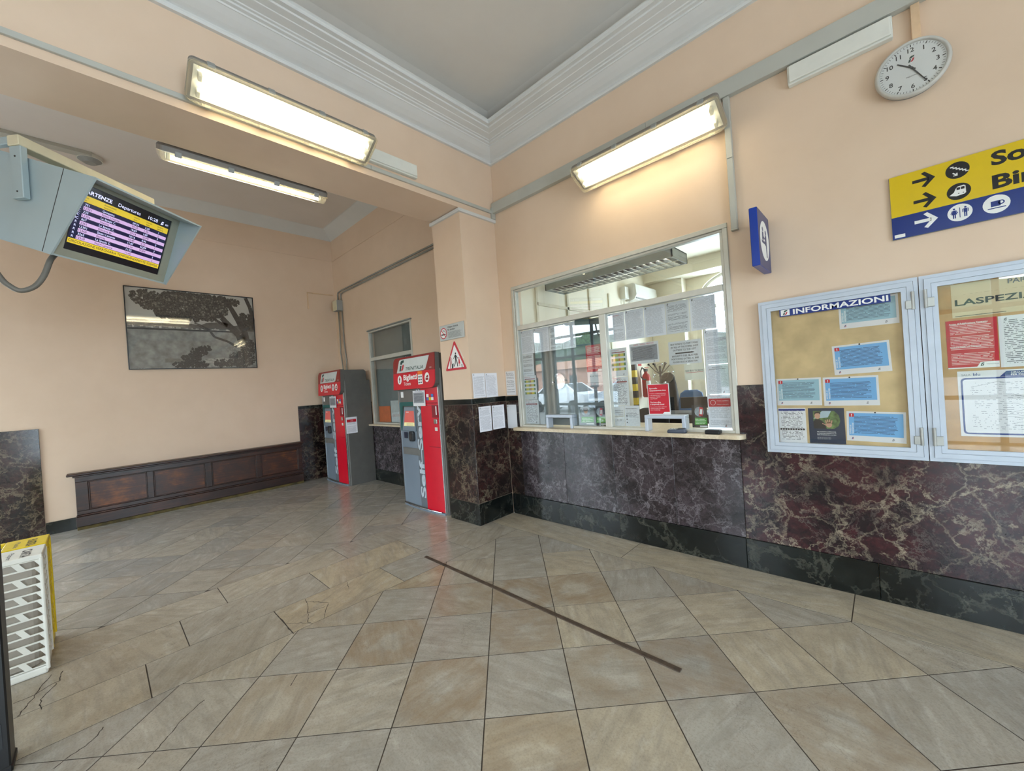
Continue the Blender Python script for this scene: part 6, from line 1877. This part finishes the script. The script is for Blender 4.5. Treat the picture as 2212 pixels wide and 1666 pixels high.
MB().box(-0.763, 0.063, -0.064, -0.052, -0.55, 0.022).build('bottom_panel', 'monitor_case', cs)
MB().box(-0.763, 0.063, -0.052, 0.518, -0.55, -0.538).build('back_panel', 'monitor_case', cs)
MB().box(-0.7762, -0.7745, -0.06, 0.528, -0.042, -0.038).build('panel_seam', 'steel_dark', cs)
for q in ((-0.763, 0.063, 0.487, 0.518), (-0.763, 0.063, -0.052, 0.0), (-0.763, -0.70, 0.0, 0.487), (0.0, 0.063, 0.0, 0.487)):
    MB().box(*q, -0.02, 0.004).build('bezel_bar', 'monitor_bezel', cs)


def emit(name, rgb, s):
    a_ = NT(name)
    a_.set(Base_Color=lin(rgb), Roughness=0.25, Emission_Color=lin(rgb), Emission_Strength=s)
    MATS[name] = a_.m


emit('screen_black', (6, 8, 16), 0.6)
emit('screen_navy', (14, 18, 52), 0.8)
emit('screen_pink', (206, 172, 218), 0.5)
emit('screen_yellow', (214, 186, 50), 0.5)
emit('screen_white', (214, 216, 250), 0.9)
emit('screen_ink', (30, 22, 40), 0.5)
scr = MB().box(-0.70, 0.0, 0.0, 0.487, -0.02, -0.004).build('screen', 'screen_black', t)
scr.matrix_local = MF
zs = -0.0035
text('PARTENZE', 0.026, -0.665, 0.428, zs, 'screen_white', scr, 'L', bold=0.02, width=0.19)
text('Departures', 0.026, -0.43, 0.428, zs, 'screen_white', scr, 'L', width=0.17)
text('10:28', 0.026, -0.195, 0.428, zs, 'screen_white', scr, 'L', width=0.08)
fs_logo(-0.075, 0.438, 0.028, scr, zs, 'screen_white', 'screen_white')
text('RFI', 0.014, -0.045, 0.430, zs, 'screen_white', scr, 'L')
MB().box(-0.685, -0.012, 0.365, 0.412, zs - 0.0004, zs).build('heading_bar', 'screen_yellow', scr)
for x, a_, c_ in ((-0.66, 'treno', 'train'), (-0.52, 'destinazione', 'destination'), (-0.30, 'orario', 'time'), (-0.20, 'ritardo', 'delay'), (-0.105, 'binario', 'platform')):
    text(a_, 0.012, x, 0.392, zs + 0.0004, 'screen_ink', scr, 'L')
    text(c_, 0.011, x, 0.373, zs + 0.0004, 'screen_ink', scr, 'L')
rows = (('751', 'Grosseto', '09:34', '2:30', '1'), ('12321', 'Sestri Levante', '09:50', '1:20', '2'), ('233', 'La Spezia C.', '10:09', '1:00', '3'), ('12356', 'Savona', '10:14', 'SOPP', '1'), ('657', 'La Spezia C.', '10:16', '0:45', '3'), ('3361', 'Genova Br.', '10:40', '0:25', '1'),
        ('12351', 'Sestri Levante', '11:07', 'SOPP', '3'), ('12368', 'Savona', '11:14', 'SOPP', '1'), ('3265', 'La Spezia C.', '11:25', '', '3'), ('12358', 'Sestri Levante', '11:40', '', '2'))
for k, rw in enumerate(rows):
    y1 = 0.362 - k * 0.0272
    pink = k % 2 == 1
    MB().box(-0.64, -0.012, y1 - 0.0265, y1, zs - 0.0004, zs).build('timetable_row', 'screen_pink' if pink else 'screen_navy', scr)
    MB().box(-0.685, -0.642, y1 - 0.0265, y1, zs - 0.0004, zs).build('train_type', 'screen_navy', scr)
    text('R' if k > 4 else 'IC', 0.016, -0.664, y1 - 0.021, zs + 0.0003, 'screen_white', scr)
    for x, s_ in zip((-0.635, -0.52, -0.30, -0.20, -0.085), rw):
        if s_:
            text(s_, 0.0155, x, y1 - 0.021, zs + 0.0003, 'screen_ink' if pink else 'screen_white', scr, 'L')
MB().box(-0.685, -0.012, 0.052, 0.088, zs - 0.0004, zs).build('message_bar', 'screen_yellow', scr)
text('CIRCOLAZIONE FERROVIARIA TEMPORANEAMENTE SOSPESA', 0.018, -0.68, 0.062, zs + 0.0004, 'screen_ink', scr, 'L', width=0.655)
# U bracket with drop arms
br = empty('hanger_bracket', Matrix.Identity(4))
br.parent = t
MB().rbox(-0.83, 0.125, 0.672, 0.742, -0.19, -0.105, 0.004, 1).build('cross_bar', 'cream_plastic', br)
MB().rbox(-0.822, -0.782, 0.315, 0.672, -0.19, -0.105, 0.004, 1).build('drop_arm', 'monitor_case', br)
MB().rbox(0.080, 0.120, 0.315, 0.672, -0.19, -0.105, 0.004, 1).build('drop_arm', 'monitor_case', br)
MB().rbox(-0.822, -0.782, 0.69, 0.742, -0.62, -0.19, 0.004, 1).build('side_arm', 'monitor_case', br)
MB().rbox(-0.822, -0.782, 0.742, 2.2, -0.62, -0.56, 0.004, 1).build('ceiling_hanger', 'monitor_case', br)
for v in (0.36, 0.60):
    MB().tube([(-0.824, v, -0.148), (-0.821, v, -0.148)], 0.006, 10).build('screw', 'steel_dark', br)
_iv = FT.inverted()
_cp = [(-4.42, -0.15, 2.80), (-4.396, -0.179, 2.74), (-4.394, -0.215, 2.62), (-4.392, -0.262, 2.535), (-4.388, -0.325, 2.497), (-4.384, -0.375, 2.525), (-4.381, -0.415, 2.585), (-4.42, -0.50, 2.80), (-4.50, -0.60, 3.1), (-4.9, -0.98, 3.5)]
_sm = []
for i in range(len(_cp) - 1):          # Catmull-Rom through the hanging points
    p0, p1, p2_, p3 = (Vector(_cp[max(0, min(len(_cp) - 1, i + d))]) for d in (-1, 0, 1, 2))
    for k in range(5):
        u_ = k / 5
        _sm.append(0.5 * ((2 * p1) + (p2_ - p0) * u_ + (2 * p0 - 5 * p1 + 4 * p2_ - p3) * u_ ** 2 + (3 * p1 - p0 - 3 * p2_ + p3) * u_ ** 3))
MB().tube([_iv @ p_ for p_ in _sm], 0.017, 10).build('cable', 'cable_grey', t, smooth=True)

# ceiling strip and smoke detector over the alcove
tag(MB().box(-7.46, -7.34, YF, 0.12, 4.945, 4.988).build('ceiling_trunking', 'trunk_paint'), 'pale trunking across the alcove ceiling above the monitor', 'trunking')
t = tag(empty('smoke_detector', Matrix.Translation((-7.50, 0.10, 4.987))), 'round white smoke detector at the end of the ceiling trunking', 'smoke detector')
MB().cyl(0, 0, -0.045, 0, 0.125, 28).build('base', 'white_plastic', t)
MB().cyl(0, 0, -0.085, -0.045, 0.06, 24, 0.115).build('sensor_head', 'grey_plastic', t)


# ------------------------------------------------------------------ recycling baskets
def lattice(w, h, cw, ch, sl, m, parent, mwl, name='lattice_side'):
    """perforated plastic side: staggered slanted slots"""
    b_ = MB()
    rows_ = int(round(h / ch))
    for r in range(rows_):
        y0, y1 = h * r / rows_, h * (r + 1) / rows_
        off = (r % 2) * cw / 2
        xs = [0.0]
        x = off if off > 0.02 else cw
        while x < w - 0.02:
            xs.append(x)
            x += cw
        xs.append(w)
        for a_, c_ in zip(xs[:-1], xs[1:]):
            e = 0.006
            s_ = min(sl, (c_ - a_) * 0.28)
            if c_ - a_ < 0.05:
                s_ = 0.0
            if c_ - a_ < 0.035 or r in (0,) and False:
                b_.add([(a_, y0, 0), (c_, y0, 0), (c_, y1, 0), (a_, y1, 0)], [(0, 1, 2, 3)])
                continue
            o_ = [(a_, y0), (c_, y0), (c_, y1), (a_, y1)]
            i_ = [(a_ + e * 0.6 + s_, y0 + e), (c_ - e * 0.6, y0 + e), (c_ - e * 0.6 - s_, y1 - e * 0.6), (a_ + e * 0.6, y1 - e * 0.6)]
            b_.add([(x_, y_, 0) for x_, y_ in o_ + i_], [(0, 1, 5, 4), (1, 2, 6, 5), (2, 3, 7, 6), (3, 0, 4, 7)])
    o_ = b_.build(name, m, parent)
    o_.matrix_local = mwl
    md = o_.modifiers.new('thickness', 'SOLIDIFY')
    md.thickness = 0.006
    md.offset = 0
    return o_


def basket(x0, x1, y0, y1, h, m, label, word, words):
    t = tag(empty('recycling_basket', Matrix.Translation((x0, y0, 0))), label, 'basket', 'recycling baskets')
    w, d = x1 - x0, y1 - y0
    zb = 0.055
    hh = h - zb - 0.03
    # +x face (u along y), -x face, +y face (u along -x), -y face
    lattice(d, hh, 0.175, 0.052, 0.024, m, t, frame((0, 1, 0), (0, 0, 1), (w, 0, zb)))
    lattice(d, hh, 0.175, 0.052, 0.024, m, t, frame((0, 1, 0), (0, 0, 1), (0, 0, zb)))
    lattice(w, hh, 0.10, 0.052, 0.015, m, t, frame((-1, 0, 0), (0, 0, 1), (w, d, zb)))
    lattice(w, hh, 0.10, 0.052, 0.015, m, t, frame((-1, 0, 0), (0, 0, 1), (w, 0, zb)))
    MB().rbox(0, w, 0, d, 0.0, 0.05, 0.012).build('base', m, t)
    MB().loft([rrect(w - 0.05, d - 0.05, 0.05, 0.06, 4, w / 2, d / 2), rrect(w - 0.03, d - 0.03, 0.05, 0.4, 4, w / 2, d / 2), rrect(w - 0.03, d - 0.03, 0.04, h - 0.035, 4, w / 2, d / 2)], True, False).build('liner_bag', 'bag_film', t)
    for (x, y) in ((0, 0), (w, 0), (w, d), (0, d)):
        MB().cyl(x, y, 0.03, h - 0.02, 0.009, 10).build('corner_post', m, t)
    for q in ((0, w, 0, 0.055), (0, w, d - 0.19, d + 0.006), (0, 0.05, 0.055, d - 0.19), (w - 0.05, w + 0.004, 0.055, d - 0.19)):
        MB().rbox(*q, h - 0.03, h, 0.004, 1).build('lid_bar', m, t)
    text(word, 0.040, w * 0.62, d - 0.085, h + 0.0006, 'black_print', t, 'C', bold=0.03, rot=PI / 2 * 0, width=w * 0.7)
    text(words, 0.022, w * 0.62, d - 0.14, h + 0.0006, 'grey_print', t, 'C', width=w * 0.6)
    return t


basket(-4.165, -3.885, -0.90, -0.285, 0.745, 'basket_white', 'white lattice recycling basket for paper at the left edge', 'CARTA', 'Paper')
basket(-4.475, -4.195, -0.90, -0.285, 0.745, 'basket_yellow', 'yellow lattice recycling basket behind the white one', 'PLASTICA', 'Plastic')
t = tag(empty('black_post', Matrix.Translation((-3.03, -0.40, 0))), 'black metal post in front of the recycling baskets at the picture edge', 'post')
MB().rbox(-0.065, 0.065, -0.065, 0.055, 0.0, 1.15, 0.006, 1).build('upright', 'black_paint', t)
MB().rbox(-0.08, 0.072, -0.08, 0.060, 0.0, 0.03, 0.006, 1).build('base', 'black_paint', t)
for z in (0.12, 0.30, 0.48):
    MB().box(0.064, 0.069, -0.045, 0.035, z, z + 0.11).build('slot_plate', 'dark_plastic', t)

# cracks in the worn floor slabs
for ln in [[(-3.443, 1.069), (-3.313, 1.041), (-3.187, 1.002), (-3.093, 0.965), (-3.041, 0.979)], [(-3.405, 1.065), (-3.32, 1.117), (-3.235, 1.169)], [(-3.221, 1.159), (-3.139, 1.112), (-3.047, 1.062)], [(-3.212, 1.011), (-3.207, 1.072), (-3.197, 1.128)], [(-3.198, 0.859), (-3.142, 0.911), (-3.056, 0.976)], [(-3.444, 1.409), (-3.321, 1.367)], [(-3.452, 0.851), (-3.278, 0.852), (-3.135, 0.848), (-3.024, 0.851)], [(-3.828, -0.228), (-3.71, -0.234), (-3.697, -0.278), (-3.654, -0.321), (-3.646, -0.365), (-3.649, -0.403)], [(-3.835, -0.27), (-3.721, -0.311), (-3.616, -0.329), (-3.531, -0.356), (-3.47, -0.373)], [(-3.688, -0.244), (-3.637, -0.27), (-3.576, -0.296), (-3.504, -0.299), (-3.44, -0.288)], [(-2.974, -0.057), (-2.924, -0.076), (-2.887, -0.12), (-2.858, -0.175), (-2.825, -0.214)], [(-2.775, 0.325), (-2.709, 0.229), (-2.624, 0.159), (-2.562, 0.11), (-2.506, 0.048)], [(-2.568, 0.727), (-2.5, 0.67)]]:
    b = MB()
    rc = random.Random(len(ln) * 7 + int(abs(ln[0][0]) * 100))
    pts_ = []
    for i in range(len(ln) - 1):
        for k in range(4):
            u_ = k / 4
            pts_.append(Vector((ln[i][0] + (ln[i + 1][0] - ln[i][0]) * u_ + (rc.random() - 0.5) * 0.008, ln[i][1] + (ln[i + 1][1] - ln[i][1]) * u_ + (rc.random() - 0.5) * 0.008)))
    pts_.append(Vector(ln[-1]))
    for p_, q_ in zip(pts_[:-1], pts_[1:]):
        d = (q_ - p_).normalized()
        n = Vector((-d.y, d.x)) * (0.0012 + 0.0016 * rc.random())
        b.prism([tuple(p_ + n), tuple(q_ + n * 0.8), tuple(q_ - n * 0.8), tuple(p_ - n)], -0.001, 0.0006)
    b.build('crack', 'grout', floor)

# ------------------------------------------------------------------ iron strip on the floor
t = tag(empty('floor_strip', Matrix.Translation((-2.09, 2.097, 0.0)) @ Matrix.Rotation(-0.008, 4, 'Z')), 'long rusty iron strip lying across the marble floor', 'floor strip')
for k in range(6):
    a_, c_ = -1.212 + k * 0.404, -1.212 + (k + 1) * 0.404
    MB().rbox(a_, c_ + 0.0005, -0.017 - 0.001 * (k % 2), 0.017, 0.0004, 0.006, 0.002, 1).build('strip_length', 'rust_iron', t)

# every child keeps the transform it was built with
bpy.context.view_layer.update()
